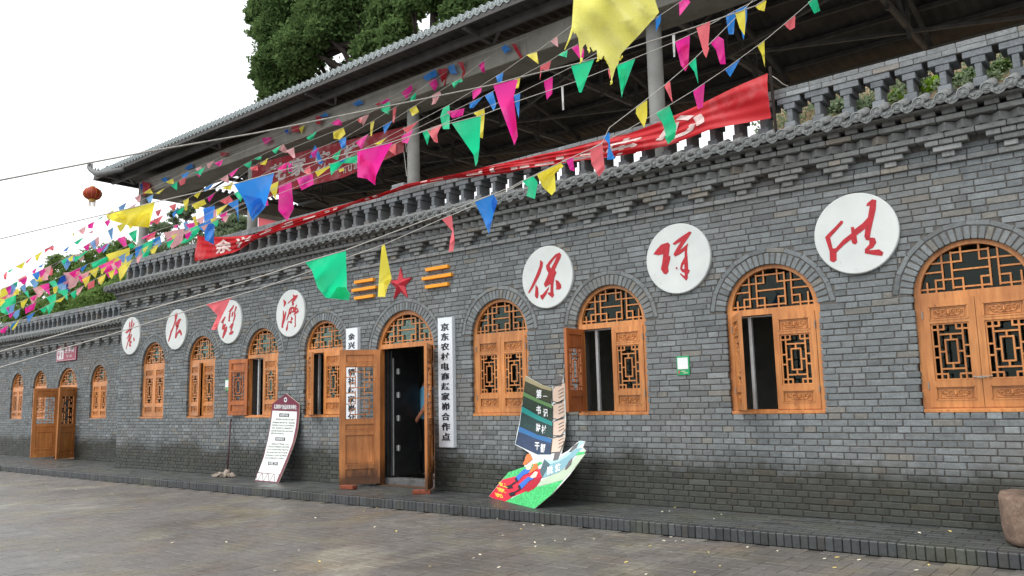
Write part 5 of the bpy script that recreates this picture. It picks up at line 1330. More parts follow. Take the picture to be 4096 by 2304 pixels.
# ------------------------------------------------------------------ bunting: cords with cloth pennants
# cord name -> (points in photograph pixels, [(pixel x, distance in m)], radius, label)
def PT(t, *pts): return [T(t, x, y) for x, y in pts]
CORDS = {
 'S1': (PT('I',(-60,378),(0,365),(900,190),(1500,75)) + PT('L',(0,1340),(1200,1095),(2400,850)) + PT('O',(70,780),(660,640),(1150,495),(1850,270),(2450,60),(2640,-60)), [(0,4.6),(1024,5.2),(2000,6.2),(2800,7.2),(3200,7.6)], .0055, 'thick bare rope crossing the sky, a long magenta pennant hanging from it'),
 'S2': (PT('I',(-60,975),(0,955),(1070,705),(1560,585),(2370,400)) + PT('G',(190,285),(1020,70),(1340,-10)) + PT('L',(1880,1260),(2260,1165),(2480,1080)) + PT('O',(20,1030),(660,815),(1000,680),(1640,420),(1880,310),(2240,110),(2500,-20)), [(0,4.6),(430,5.0),(1000,5.9),(1600,7.0),(2100,7.8),(2700,8.6),(3100,9)], .0036, 'cord with large yellow, blue, magenta and green pennants across the middle'),
 'S3a': (PT('H',(-60,657),(0,640),(1240,290),(2080,50)) + PT('G',(0,1350),(490,1190),(900,1070),(2200,580),(2576,430)) + PT('E',(100,375),(480,190),(900,0)) + PT('O',(980,1285),(1250,1080),(1530,860),(1720,700),(1920,510),(2060,370),(2180,250),(2430,-5)), [(0,4.2),(700,4.5),(1300,5.0),(1950,6.4),(2300,7.2),(3000,8.6)], .0036, 'low cord with a very large pale green pennant over the shop wall'),
 'S3b': (PT('H',(-60,818),(0,800),(1240,430),(2140,150),(2576,20)) + PT('G',(550,1280),(900,1150),(1280,1015),(1870,755),(2220,610),(2576,445)) + PT('E',(500,180),(800,45)) + PT('O',(890,1445),(1170,1300),(1450,1140),(1820,915),(2140,700),(2470,460),(2576,380)) + PT('B',(160,245),(400,40),(450,-10)), [(0,5.0),(870,5.8),(1500,6.8),(2000,7.4),(2700,8.3),(3260,8.9)], .0036, 'lowest cord with coral, yellow and blue pennants crossing the plaques'),
 'TB': (PT('S',(560,735),(665,707),(764,655),(860,622),(1040,560),(1301,452),(1436,400),(1590,340),(1740,280),(1814,256),(2020,180),(2110,150)), None, .003, 'shaded cord of navy and crimson pennants strung along the concrete beam'),
 'TA': (PT('S',(-20,1114),(0,1103),(220,975),(414,863),(600,755),(692,714),(859,640),(905,615)), [(0,19),(905,16.6)], .003, 'topmost far cord of small pennants rising to the first shed column'),
 'TC1': (PT('S',(-20,1172),(0,1160),(107,1098),(279,983),(436,876),(560,805),(744,708),(819,667),(1050,575),(1264,480)), [(0,18.6),(1264,15.0)], .003, 'far cord with yellow, green and coral pennants below the shed eave'),
 'TC2': (PT('S',(-20,1207),(0,1195),(189,1083),(358,971),(453,908),(740,800),(912,697),(1008,640),(1122,583),(1267,528),(1353,474),(1552,395),(1693,316)), [(0,18),(1000,15),(1693,13.2)], .003, 'cord running from the left trees up to the beam above the shaded red banner'),
 'TD': (PT('S',(-20,1175),(0,1165),(71,1124),(269,1030),(360,1002),(436,974),(548,916),(655,858),(817,797),(862,770),(933,726),(1030,655),(1176,589),(1374,510),(1477,452),(1558,405),(1666,366),(1743,309)), [(0,17),(1000,14.2),(1743,13.0)], .003, 'cord of mixed small pennants passing over the left part of the red banner'),
 'TE': (PT('S',(-20,1215),(0,1205),(196,1129),(318,1071),(443,1019),(541,963),(634,920),(737,890),(859,813),(962,760),(1064,690),(1152,650),(1260,600),(1385,547),(1498,480),(1587,425),(1700,345),(1790,285)), [(0,16),(1000,13.6),(1790,12.8)], .003, 'cord with a hanging blue strip and pale pink pennants left of the banner'),
 'TF': (PT('S',(-20,1248),(0,1240),(149,1178),(300,1110),(450,1039),(616,954),(737,904),(860,840),(954,795),(1071,745),(1172,697),(1253,660),(1367,600),(1472,537),(1569,483),(1664,420),(1760,364),(1848,309),(1936,243),(1990,208)), [(0,15),(1000,12.8),(1990,12.0)], .003, 'cord ending at the beam near the top of the tall column'),
 'TG': (PT('S',(-20,1278),(0,1270),(145,1209),(270,1150),(397,1080),(641,960),(815,892),(954,820),(1067,768),(1169,720),(1267,684),(1345,650),(1500,574),(1611,515),(1676,483),(1811,412),(1928,341),(2014,287),(2106,222),(2150,203),(2229,145),(2290,100),(2450,0)), [(0,14.2),(1000,11.6),(2000,9.6),(2450,8.8)], .003, 'cord climbing to the top edge behind the big torn yellow flag'),
 'TJ': (PT('S',(560,1010),(900,850),(1184,719),(1330,655),(1500,586),(1654,520),(1797,451),(1931,387),(2140,275),(2205,240),(2250,210),(2310,178),(2440,95),(2560,10)), [(560,12.6),(1184,11),(2560,8.4)], .003, 'cord with coral and green pennants just above the long green triangle'),
 'TH': (PT('S',(-20,1326),(0,1318),(34,1301),(140,1247),(262,1183),(375,1120),(480,1065),(616,990),(1064,794),(1169,755),(1254,719),(1436,645),(1547,590),(1689,525),(1894,451),(1987,414),(2082,370),(2211,306),(2286,268),(2382,215),(2500,150),(2640,62),(2715,12),(2740,-8)), [(0,13.4),(1000,10.8),(2000,8.9),(2740,7.8)], .003, 'cord passing above the toilet wing roof, ending right of the torn yellow flag'),
}
def cord_y(nm, x):
    pts = CORDS[nm][0]; return float(np.interp(x, [a for a, _ in pts], [b for _, b in pts]))
def cord_d(nm, x, y=None):
    tab = CORDS[nm][1]
    if tab is None: return (at_Y((x, cord_y(nm, x) if y is None else y), 0.60) - CAM).dot(FWD)
    return float(np.interp(x, [a for a, _ in tab], [b for _, b in tab]))
FLAGS = """
p4 b TB 1490,150 1540,105 1605,165 1540,218
p4 r TB 1615,195 1665,190 1750,365 1720,365
p4 b TB 860,355 930,315 970,435 895,440
p4 r TB 970,405 1040,400 1070,530 1035,620 1020,590 1045,510
p4 b TB 565,480 710,385 735,470 600,530
p4 r TB 745,490 860,480 830,690 800,680
p3 b TB 1210,110 1290,50 1340,100 1260,135
p3 b TB 815,215 890,155 935,200 830,215
p3 r TB 780,265 845,285 830,370 785,375
p3 n TB 400,385 450,370 460,420 430,430
p3 r TB 485,410 580,385 590,460 500,480
p3 k TB 140,485 245,475 250,515 175,565
p3 r TB 1480,170 1550,120 1530,190
p2 b TB 525,110 605,45 630,100 560,128
p2 r TB 945,10 1055,25 970,72
p2 b TB 245,235 310,205 330,250 290,278
p2 n TB 0,290 30,258 65,320 10,350
p2 r TB 30,350 115,380 110,470 40,530
p4 k - 1225,325 1290,275 1302,412 1270,410
p4 g - 905,520 1030,470 1035,505 985,520 935,580
p4 S - 670,690 770,632 780,660 715,780 668,795 685,740
p4 y - 405,855 485,810 522,885 440,935
p4 b - 95,1045 205,985 110,1135
p1 g - 1145,95 1225,40 1200,75
p1 k - 1235,105 1290,78 1305,105 1272,162
p1 k - 1040,135 1115,95 1095,180 1042,175
p1 S - 1040,245 1108,208 1095,245
p1 g - 868,300 995,230 918,322
p1 y - 855,265 885,250 870,300
p1 B - 1275,215 1340,172 1330,300 1320,330
p1 n - 535,450 650,370 570,450
p1 s - 530,465 640,425 632,490 580,470 525,520
p1 n - 578,545 648,480 600,520
p1 b - 745,458 825,395 790,462
p1 k - 985,400 1060,358 1045,455 1030,450
p1 B - 1062,365 1120,325 1140,430 1105,435
p1 k - 1130,450 1290,368 1175,495
p1 k - 1385,295 1480,262 1505,380 1460,385
p1 g - 1520,240 1622,195 1610,345 1585,340
p1 g - 1510,350 1570,330 1600,375 1545,400
p1 s - 300,600 400,525 320,618
p1 y - 180,655 300,590 265,680
p1 b - 445,625 520,578 490,628
p1 k - 375,695 435,640 412,720
p1 g - 90,695 165,665 110,715
p1 s - 40,760 85,705 75,815 45,805
p1 s - 215,790 318,735 290,800 220,825
p1 g - 160,835 210,810 200,880 175,875
p1 S - 465,735 560,690 570,790 500,800
p1 y - 405,810 530,750 500,850 430,850
p1 s - 560,720 625,695 620,780 570,780
p1 B - 705,650 880,590 900,640 790,670
p1 g - 880,540 1065,450 890,600
p1 y - 805,545 865,500 860,570 820,580
p1 g - 725,565 795,525 760,620
p1 n - 720,672 770,655 830,855 635,850
p1 S - 750,675 940,655 970,700 890,840 800,880
p1 g - 575,815 650,790 690,860 740,940 700,950
p1 g - 690,885 800,870 800,1000
p1 b - 945,655 1040,590 975,690
p1 g - 1080,600 1310,500 1250,590 1100,665
p1 k - 1160,620 1330,560 1400,700 1290,760 1230,680
p1 y - 1250,470 1535,385 1530,600 1470,710 1420,785 1400,660
p1 y - 1050,715 1175,655 1130,795
p1 s - 1035,830 1120,795 1115,870 1040,905
p1 k - 465,850 580,825 590,965
p1 y - 450,870 545,850 490,930
p1 y - 0,900 100,855 150,890 240,910 100,1050 30,1130 0,1120
p1 s - 0,970 100,930 60,985
p1 g - 80,1060 170,1010 175,1060 105,1245 10,1210 0,1150
p1 k - 75,1100 105,1075 100,1145
p1 g - 285,900 330,870 350,970
p1 k - 350,1020 440,970 400,1050
p1 k - 295,1145 430,1062 400,1160 300,1210
p1 b - 310,1225 415,1175 335,1300
p1 y - 640,1055 775,985 720,1055
p1 k - 0,1395 100,1335 60,1425 10,1430
p1 y - 170,950 220,925 225,1005 190,1000
p2 y - 40,400 120,340 155,400
p2 y - 180,405 295,340 230,405
p2 y - 310,265 390,220 400,280 350,285
p2 g - 365,318 440,265 440,375
p2 s - 460,250 545,200 530,280 478,305
p2 g - 635,140 765,80 720,170
p2 k - 650,160 715,120 705,220
p2 k - 1050,190 1170,110 1085,225
p2 S - 945,235 1040,170 1055,275 1030,270
p2 g - 1220,40 1325,0 1300,90
p2 s - 1305,60 1390,35 1395,95
p2 b - 765,360 875,300 840,350 770,405
p2 y - 970,340 1105,255 1075,355
p2 y - 635,460 740,380 680,490
p2 k - 795,470 895,400 820,515
p2 y - 510,500 580,465 555,610 530,610
p2 y - 610,530 760,465 785,520 660,590
p2 s - 940,490 1060,425 1110,500 1020,530
p2 y - 905,545 1050,475 910,625
p2 g - 1115,430 1190,390 1215,470 1190,530
p2 b - 1035,550 1165,490 1165,760 1140,620
p2 b S2 1110,285 1590,150 1480,560 1330,720 1230,470
p2 b - 745,545 885,512 875,970 765,915 800,840 770,700
p2 S - 870,590 905,580 905,740 870,740
p2 y - 620,660 660,640 690,770 655,770
p2 g - 425,680 540,625 490,710 440,715
p2 b - 380,650 455,570 400,700
p2 k - 395,745 455,725 430,780
p2 S - 280,835 525,780 500,950 375,1025
p2 g - 580,810 755,745 670,880 560,970 470,985 540,920 620,890
p2 B - 510,730 560,700 620,890 560,880
p2 k - 535,745 645,725 650,770 580,795
p2 s - 130,720 280,645 210,755
p2 k - 80,810 180,755 130,820
p2 s - 75,850 190,800 170,870 80,915
p2 k - 20,955 220,865 100,940 30,970
p2 g - 10,985 165,930 100,1120 35,1140
p2 b - 140,960 240,905 255,1010 150,1045
p1 b - 1600,430 1690,395 1620,545 1600,540
p2 g - 1335,190 1490,120 1400,200
p2 y - 1420,110 1515,45 1490,120
p2 k - 1460,500 1505,470 1520,560 1450,575
p2 y - 1515,330 1640,265 1605,485
p2 k - 1645,290 1790,240 1820,560 1740,710 1635,580
p2 k - 1620,140 1750,60 1720,180
p3 g - 55,685 135,660 135,695 70,705
p3 s - 0,770 90,745 95,800 20,800
p3 y - 115,830 210,755 180,840
p3 g - 30,900 180,825 60,920
p3 S - 310,545 395,490 455,580 420,600
p3 S - 430,600 520,560 535,680 510,685
p3 g - 260,610 360,550 305,650
p3 k - 450,680 500,655 500,785 455,790
p3 k - 335,840 460,765 400,890
p3 g - 435,825 500,795 495,940 455,940
p3 s - 635,850 705,775 745,950
p3 k - 550,945 740,890 755,1010 610,1085
p3 n - 600,950 690,930 750,1000 650,1050
p3 b - 700,640 770,485 800,540 870,700 815,715 780,620
p3 k - 720,690 810,625 790,735 740,740
p3 y - 985,385 1105,325 1130,405 1060,470 990,460
p3 g - 670,465 790,390 740,495 680,490
p3 y - 580,370 650,325 610,430
p3 k - 960,275 1045,220 1090,265 1080,300 1000,295
p3 S - 1290,195 1410,155 1340,290
p3 s - 1265,270 1330,235 1310,310
p3 y - 1425,240 1472,225 1440,410 1425,400
p3 g - 1540,80 1650,0 1660,80 1640,165 1560,120
p3 s - 1690,70 1735,55 1705,245 1688,235
p3 b - 1050,480 1140,435 1130,575 1085,580
p3 k - 1250,495 1395,400 1320,580
p3 y - 1470,525 1620,445 1540,530
p3 g - 960,700 1085,590 1040,730
p3 g - 940,800 1280,690 1280,790 1100,790 960,935
p3 y - 770,840 985,760 800,905
p3 k S2 1270,600 1690,490 1580,690 1490,890 1480,1000 1385,925 1270,905
p3 s - 1610,580 1730,520 1720,660
p4 s - 330,1080 520,985 380,1135
p4 k - 315,1180 455,1095 385,1265 320,1250
p3 y - 1045,860 1110,840 1110,870 1060,890
p3 b - 1040,740 1150,690 1100,740
p4 k - 310,680 435,580 440,640 375,750
p4 g - 430,690 490,640 480,720 445,755 415,735
p4 k - 630,530 720,470 745,560 705,630
p4 k - 60,790 155,725 190,770 120,800
p4 g S2 905,1015 1255,935 1235,1310 1215,1480 1190,1530 1165,1390
p4 y - 1165,885 1290,835 1300,880 1275,1185 1235,1170 1225,940
p4 b - 1300,725 1395,675 1435,830 1405,905
p4 b - 1120,770 1275,700 1160,830 1120,830
p4 k - 1150,640 1265,570 1255,650 1160,740
p4 k - 850,830 1060,790 1040,875 920,910
p4 g - 805,840 880,800 885,880 880,1085 805,1085 770,940
p4 s - 615,1115 795,1048 735,1170 745,1270 700,1255
p4 g - 560,1105 670,1055 640,1180 620,1260
p4 b - 1430,455 1520,405 1500,520 1450,525
p4 k S1 1395,545 1690,490 1640,700 1690,1165 1650,1270 1580,1080 1460,760
p4 y - 1640,530 1720,490 1700,620 1640,630
p4 b - 1645,680 1718,655 1700,950 1660,790
O S - 390,420 455,365 465,478
O y - 145,548 250,518 268,640
O g - 465,565 560,515 550,590
O k - 600,475 655,445 725,490 720,575 680,580
O s - 285,650 395,600 365,710 300,690 280,800
O k - 320,815 410,770 405,940 350,1000
O g S1 595,665 830,590 700,930 675,930
O g S2 1055,640 1240,580 1120,900 1105,970 1095,905
O s S2 965,710 995,690 995,740 985,810
O k S2 1640,410 1790,350 1775,650 1745,710 1700,650
O s S1 1855,275 1995,210 1975,460 1985,480 1955,580 1930,540
O w S1 1610,360 1640,350 1642,580 1625,585
O w S2 494,880 516,870 524,1110 508,1115
O k S3a 2000,440 2070,365 2130,400 2150,650 2095,650 2050,500
O b S2 2150,170 2250,130 2230,360 2180,360
O b S2 2250,160 2365,120 2365,240 2330,465
O y S1 2245,135 2345,95 2350,200 2340,355 2290,280
O y S1 2440,65 2560,10 2540,120 2480,105
O k TH 1680,45 1760,0 1795,45 1685,185
O b TH 1445,210 1500,145 1495,230 1448,330
O s S3a 1530,860 1590,810 1615,1030
O g S3a 1780,655 1850,585 1875,850 1835,730
O b S3b 2140,700 2300,590 2195,775
O y S3b 2470,460 2540,405 2545,675 2510,540
O k S3b 1820,920 1940,845 1920,1085 1870,1105
O y S3a 1250,1080 1360,1015 1360,1180 1330,1295 1245,1150
O g S3b 1450,1135 1585,1060 1655,1260 1640,1380 1570,1449 1520,1250
O b S3a 915,1335 980,1285 990,1449 1040,1555 955,1565 970,1400
B s S3b 160,250 275,150 270,280 220,305
B g S3b 400,40 490,0 525,130 465,160
E g S3a 105,375 215,325 260,390 230,555 145,525 165,440
E y S3a 250,310 490,190 520,230 430,300 440,470 400,520 310,440
E s S3b 785,60 910,0 920,140 935,260 875,340 800,210
E k S3b 545,130 610,100 630,240 585,230
G g S3a 490,1190 905,1080 915,1460 950,1515 935,1575 700,1550 620,1449 560,1270
G y S3b 1265,1020 1295,1008 1365,1350 1320,1449 1300,1535 1225,1535 1240,1290
G b S3a 2200,575 2390,505 2430,580 2385,720 2345,905 2290,760
G s S3b 1870,750 1970,710 2000,980 1985,1070 1940,1080 1950,980 1975,870
H s S3b 2075,165 2345,95 2310,120 2220,310 2180,420 2125,420 2190,280 2120,200
I y S2 1070,710 1560,585 1500,840 1330,830 1120,770
I b TE 2050,625 2160,600 2150,990 2060,930
p2 b =S2 1210,410 1430,455 1480,560 1330,720 1230,470
p2 b =S2 1290,600 1410,490 1480,555 1370,625 1335,700
p3 k =S2 1310,640 1480,880 1480,1000 1390,925 1290,760
p4 k =S1 1460,760 1640,700 1645,900 1685,1160 1650,1260 1580,1080
G g =S3a 820,1440 895,1440 950,1515 935,1575 745,1550
G b =S3a 2310,780 2360,760 2345,905
G b =S3a 2390,505 2430,580 2385,720 2370,600
H s =S3b 2190,280 2310,130 2220,310 2180,420 2125,420
I y =S2 1150,700 1330,830 1500,840 1510,690 1300,720
O g =S3b 1530,1370 1655,1340 1570,1449
O g =S2 1090,700 1150,690 1120,900 1105,970
O g =S1 660,740 745,700 700,930 675,930
O k =S2 1690,480 1775,440 1775,650 1745,710
p2 k =TE 1650,580 1730,610 1760,690 1740,710
E y =S3a 250,310 490,210 430,300 310,380
G y =S3b 1285,1380 1365,1350 1320,1449 1300,1535
"""
strings = {nm: [] for nm in CORDS}
TN = [k for k in CORDS if k.startswith('T') and k != 'TB']
for ln in FLAGS.strip().splitlines():
    w = ln.split(); pts = [T(w[0], *map(float, q.split(','))) for q in w[3:]]
    mx, my = (pts[0][0] + pts[1][0])/2, (pts[0][1] + pts[1][1])/2
    nm = w[2]
    if nm[0] == '=': strings[nm[1:]].append((w[1], pts)); continue
    if nm == '-': nm = min((abs(cord_y(k, mx) - my), k) for k in TN if CORDS[k][0][0][0] <= mx <= CORDS[k][0][-1][0])[1]
    dy = cord_y(nm, mx) - my
    lim = 26 if w[2] == '-' else 40
    dy = max(-lim, min(lim, dy)) + 1.0
    strings[nm].append((w[1], [(x, y + dy) for x, y in pts]))
# more small pennants where the far cords crowd together at the left
for nm in TN:
    x = 12.0 + random.uniform(0, 30)
    while x < 900 and x < CORDS[nm][0][-1][0] - 40:
        w_ = random.uniform(20, 34)
        if x > CORDS[nm][0][0][0] + 20 and not any(abs((p[0][0] + p[1][0])/2 - (x + w_/2)) < (p[1][0] - p[0][0])/2 + w_/2 + 3 for _, p in strings[nm]):
            h = random.uniform(20, 38); sw = random.uniform(-6, 8)
            strings[nm].append((random.choice('bBkkgyysSS'), [(x, cord_y(nm, x) + 1), (x + w_, cord_y(nm, x + w_) + 1), (x + w_*0.72 + sw, cord_y(nm, x + w_) + h*0.75), (x + w_*0.5 + sw, cord_y(nm, x + w_/2) + h), (x + w_*0.25 + sw, cord_y(nm, x) + h*0.6)]))
        x += w_ + random.uniform(14, 44)
    x = 5.0 + random.uniform(0, 60)
    while x < 470 and nm in ('TD', 'TE', 'TF', 'TG', 'TH', 'TC2'):
        w_ = random.uniform(30, 48); h = random.uniform(30, 52); sw = random.uniform(-8, 10)
        strings[nm].append((random.choice('BSSygksB'), [(x, cord_y(nm, x) + 1), (x + w_, cord_y(nm, x + w_) + 1), (x + w_*0.8 + sw, cord_y(nm, x + w_) + h*0.8), (x + w_*0.45 + sw, cord_y(nm, x + w_/2) + h)]))
        x += w_ + random.uniform(50, 110)
def flag_mesh(pts, nm, mat, amp=0.17):
    xs = [q[0] for q in pts]; ys = [q[1] for q in pts]; size = max(max(xs)-min(xs), max(ys)-min(ys))
    d0 = cord_d(nm, (pts[0][0]+pts[1][0])/2)
    lv = 3 if size > 45 else 2
    V, F = sub_poly(pts, lv); A = random.uniform(0, 6.28); kx, ky = random.uniform(3, 6), random.uniform(2, 5); wy = random.uniform(-0.35, 0.35)
    real = size * d0 / FPX; out = []
    y0 = min(ys); h = max(ys) - y0 + 1e-6
    for x, y in V:
        a, b = (x - min(xs))/size, (y - y0)/size
        q_ = (0.55*kx*a + 0.5*ky*b + A) % 2.0; w_ = (abs(q_ - 1) * 2 - 1) * 0.9 + math.sin(2.3*kx*a - 1.7*ky*b + 2*A) * 0.25
        dd = d0 + (cord_d(nm, x) - d0) + real * (amp * w_ * min(1, 0.15 + (y - y0)/h) + wy * (y - y0)/size)
        out.append(at_depth((x, y), dd))
    return mesh(out, F, mat, 'pennant', True)
for nm, (pts, tab, rad, label) in CORDS.items():
    b = thing('bunting', label, 'bunting', tuple(at_depth(pts[0], cord_d(nm, pts[0][0], pts[0][1]))), 'strings of pennants over the courtyard')
    path = []
    for (x0, y0), (x1, y1) in zip(pts, pts[1:]):
        k = max(1, int(abs(x1 - x0)/60))
        path += [(x0 + (x1-x0)*i/k, y0 + (y1-y0)*i/k) for i in range(k)]
    path.append(pts[-1])
    MB().tube([at_depth(q, cord_d(nm, q[0], q[1])) for q in path], rad, 5).build('cord', 'rope' if nm == 'S1' else 'cord', b, smooth=True)
    for c_, poly in strings[nm]:
        put('pennant', flag_mesh(poly, nm, 'cloth_' + c_), b)
# torn yellow flag close to the camera, hung from a cord above the view
tf = thing('torn_yellow_flag', 'large torn yellow flag close up at the top of the view', 'flag', tuple(at_depth((2460, -160), 2.3)))
rag = [(640,-330),(1430,-390),(1440,0),(1480,125),(1300,330),(1100,540),(1070,640),(1040,690),(1000,830),(985,700),(935,575),(920,560),(900,600),(860,590),(852,500),(815,520),(790,470),(765,500),(740,440),(715,470),(690,600),(675,470),(665,380),(640,330),(628,345),(600,280)]
rp = [T('O', x, y) for x, y in rag]; V, F = sub_poly(rp, 3); out = []
for x, y in V:
    out.append(at_depth((x, y), 2.3 + 0.05*math.sin((x-2300)/70 + (y)/90) + 0.03*math.sin(x/33 - y/41) + 0.0002*(y)))
put('cloth', mesh(out, F, 'cloth_torn', 'cloth', True), tf)
fr = MB()
for (x0, y0, x1, y1) in ((610,290,530,500),(700,590,680,640),(1000,820,990,850),(870,590,850,620),(935,580,960,640),(770,495,775,530),(1085,600,1110,560)):
    p0, p1 = T('O', x0, y0), T('O', x1, y1); fr.tube([at_depth(p0, 2.3), at_depth(((p0[0]+p1[0])/2 + 3, (p0[1]+p1[1])/2), 2.29), at_depth(p1, 2.31)], [0.004, 0.003, 0.0012], 5)
fr.build('frayed_thread', 'cloth_torn', tf)
MB().tube([at_depth(T('O', -900, -150), 2.5), at_depth(T('O', 640, -330), 2.3), at_depth(T('O', 1430, -390), 2.3), at_depth(T('O', 2600, -560), 2.4)], 0.004, 6).build('cord', 'cord', tf)

# ------------------------------------------------------------------ trees
def leaf_cloud(blobs, per, size, spread=0.22, sparse=0.0):
    """blobs: (centre, (rx, ry, rz), weight). Leaves gather in many small sprays through the volume."""
    C, S = [], []
    for c, r, w in blobs:
        n = int(per * w); m = max(8, n // 60)
        d = rng.normal(size=(m, 3)); d /= np.linalg.norm(d, axis=1)[:, None]
        rad = rng.random(m) ** 0.42
        cc = np.array(c) + d * rad[:, None] * np.array(r)
        k = rng.integers(0, m, n)
        off = rng.normal(size=(n, 3)) * np.array([1, 1, 0.55]) * spread * float(np.mean(r)) * 0.8
        P_ = cc[k] + off; C.append(P_)
        kb = rng.random(m); S.append(0.25 + 0.75*(0.35*rng.random(n) + 0.65*kb[k]) * (0.5 + 0.5*(P_[:, 2] - c[2] + r[2]) / (2*r[2])).clip(0.1, 1.2))  # leaves low in each blob get darker tints, crown shade put into the colour
    P_ = np.vstack(C); S = np.hstack(S); n = len(P_)
    a = rng.normal(size=(n, 3)); a /= np.linalg.norm(a, axis=1)[:, None]; b = rng.normal(size=(n, 3)); b -= a*(a*b).sum(1)[:, None]; b /= np.linalg.norm(b, axis=1)[:, None]
    sz = size * (0.6 + 0.8*rng.random(n))[:, None]
    V = np.stack([P_ - a*sz, P_ + b*sz*0.5, P_ + a*sz, P_ - b*sz*0.5], 1).reshape(-1, 3)
    F = np.arange(n*4).reshape(-1, 4)
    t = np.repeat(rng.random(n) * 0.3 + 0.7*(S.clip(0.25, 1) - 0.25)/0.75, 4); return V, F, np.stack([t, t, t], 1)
def big_mesh(V, F, mat, name, tint):
    me = bpy.data.meshes.new(name); n = len(F)
    me.vertices.add(len(V)); me.vertices.foreach_set('co', np.asarray(V, np.float32).ravel()); me.loops.add(n*4); me.loops.foreach_set('vertex_index', np.asarray(F, np.int32).ravel())
    me.polygons.add(n); me.polygons.foreach_set('loop_start', np.arange(0, n*4, 4, dtype=np.int32))
    a = me.attributes.new('tint', 'FLOAT_COLOR', 'POINT'); t4 = np.ones((len(V), 4), np.float32); t4[:, :3] = tint; a.data.foreach_set('color', t4.ravel())
    me.materials.append(M_(mat)); me.update(calc_edges=True); return me
def tree(name, label, base, top, r0, limbs, blobs, per, size, mat, cat='tree', group=None, spread=0.22):
    t = thing(name, label, cat, tuple(base), group)
    b = MB(); base, top = Vector(base), Vector(top)
    mid = (base + top)/2 + Vector((random.uniform(-.2, .2), random.uniform(-.2, .2), 0))
    b.tube([base, mid, top], [r0, r0*0.75, r0*0.35], 10)
    for c, r_, w in blobs[:limbs]:
        s = base.lerp(top, random.uniform(0.45, 0.95)); c = Vector(c); m_ = (s + c)/2 + Vector((random.uniform(-.3, .3), random.uniform(-.3, .3), random.uniform(0, .4)))
        b.tube([s, m_, c], [r0*0.38, r0*0.22, r0*0.08], 7)
        for _ in range(4):
            e = c + Vector((random.uniform(-1, 1)*r_[0], random.uniform(-1, 1)*r_[1], random.uniform(-.6, 1)*r_[2]))*0.8; b.tube([m_.lerp(c, 0.6), (m_+e)/2 + (c-m_)*0.2, e], [r0*0.12, r0*0.07, r0*0.03], 5)
    b.build('trunk', 'bark', t, smooth=True)
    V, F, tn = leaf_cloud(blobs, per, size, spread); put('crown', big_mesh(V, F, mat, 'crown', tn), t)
    return t
def PB(px, py, pr, Y, w=1.0, fl=0.85, thin=0.8):
    c = at_Y((px, py), Y); m = pr * (c - CAM).dot(FWD) / FPX
    return (tuple(c), (m, m*thin, m*fl), w)
YT = 10.0
def gnd(px, py, Y, z): p_ = at_Y((px, py), Y); return (p_.x, p_.y, z)
tree('locust_tree', 'huge dark green tree rising behind the shed roof, its crown filling the top', gnd(1500, 300, YT, 2.0), at_Y((1440, 60), YT), 0.42, 12,
     [PB(1130,340,90,YT,.8), PB(1095,250,80,YT-.6,.8), PB(1110,140,95,YT,1.0), PB(1085,30,80,YT,.8), PB(1180,60,130,YT+.5,1.5), PB(1210,190,110,YT-.5,1.3), PB(1190,300,70,YT,0.6), PB(1330,60,140,YT,1.6), PB(1285,130,60,YT-.8,.5), PB(1430,90,120,YT+.3,1.4), PB(1490,190,75,YT-.4,.7), PB(1460,265,60,YT,.4), PB(1560,70,100,YT,1.1), PB(1590,150,80,YT-.5,.8), PB(1200,-60,160,YT,1.5), PB(1450,-60,160,YT,1.5), PB(1380,300,60,YT+.5,.4), PB(1085,385,50,YT,.4), PB(1640,10,70,YT,.5), PB(1012,60,38,YT,.25), PB(1020,130,30,YT,.16), PB(1035,300,34,YT,.2), PB(1050,340,30,YT,.15), PB(1030,20,40,YT,.25)], 12000, 0.085, 'leaves_dark', group='trees behind the shed', spread=0.24)
tree('locust_tree', 'second dark tree with a bare black trunk above the middle of the roof edge', gnd(1735, 200, YT-1, 2.0), at_Y((1738, -80), YT-1), 0.30, 5,
     [PB(1720,190,60,YT-1,.4), PB(1800,130,60,YT-1,.45), PB(1850,50,90,YT-1,1.0), PB(1910,10,70,YT-1,.7), PB(1650,30,60,YT-1,.5), PB(1780,-60,130,YT-1,1.2), PB(1980,-20,60,YT-1,.5)], 8000, 0.085, 'leaves_dark', group='trees behind the shed', spread=0.24)
YL = 9.0
tree('leafy_tree', 'bushy mid green tree behind the toilet wing roof, next to the shop corner', gnd(420, 1200, YL, 0), at_Y((420, 1080), YL), 0.2, 6,
     [PB(430,1120,80,YL,1.6), PB(360,1160,80,YL-.4,1.6), PB(300,1200,70,YL-1,1.4), PB(450,1200,80,YL-1,1.6), PB(240,1215,60,YL-1,1), PB(500,1150,60,YL,1.1), PB(380,1240,90,YL-1,1.4), PB(270,1260,80,YL-1,1.2)], 9000, 0.07, 'leaves_mid', group='trees behind the toilet wing', spread=0.24)
tree('leafy_tree', 'taller ragged tree against the white sky behind the toilet wing', gnd(260, 1200, YL+4, 0), at_Y((270, 1060), YL+4), 0.2, 6,
     [PB(235,1050,45,YL+4,.6), PB(300,1060,50,YL+4,.6), PB(205,1080,35,YL+4,.4), PB(370,1040,55,YL+4,.8), PB(440,1010,50,YL+4,.8), PB(500,1000,60,YL+4,.9), PB(270,1120,60,YL+4,.9), PB(190,1140,50,YL+4,.6), PB(340,1110,60,YL+4,.9), PB(480,1080,60,YL+4,.9), PB(550,1060,50,YL+4,.7), PB(560,1120,60,YL+3,.9)], 3200, 0.08, 'leaves_mid', group='trees behind the toilet wing', spread=0.24)
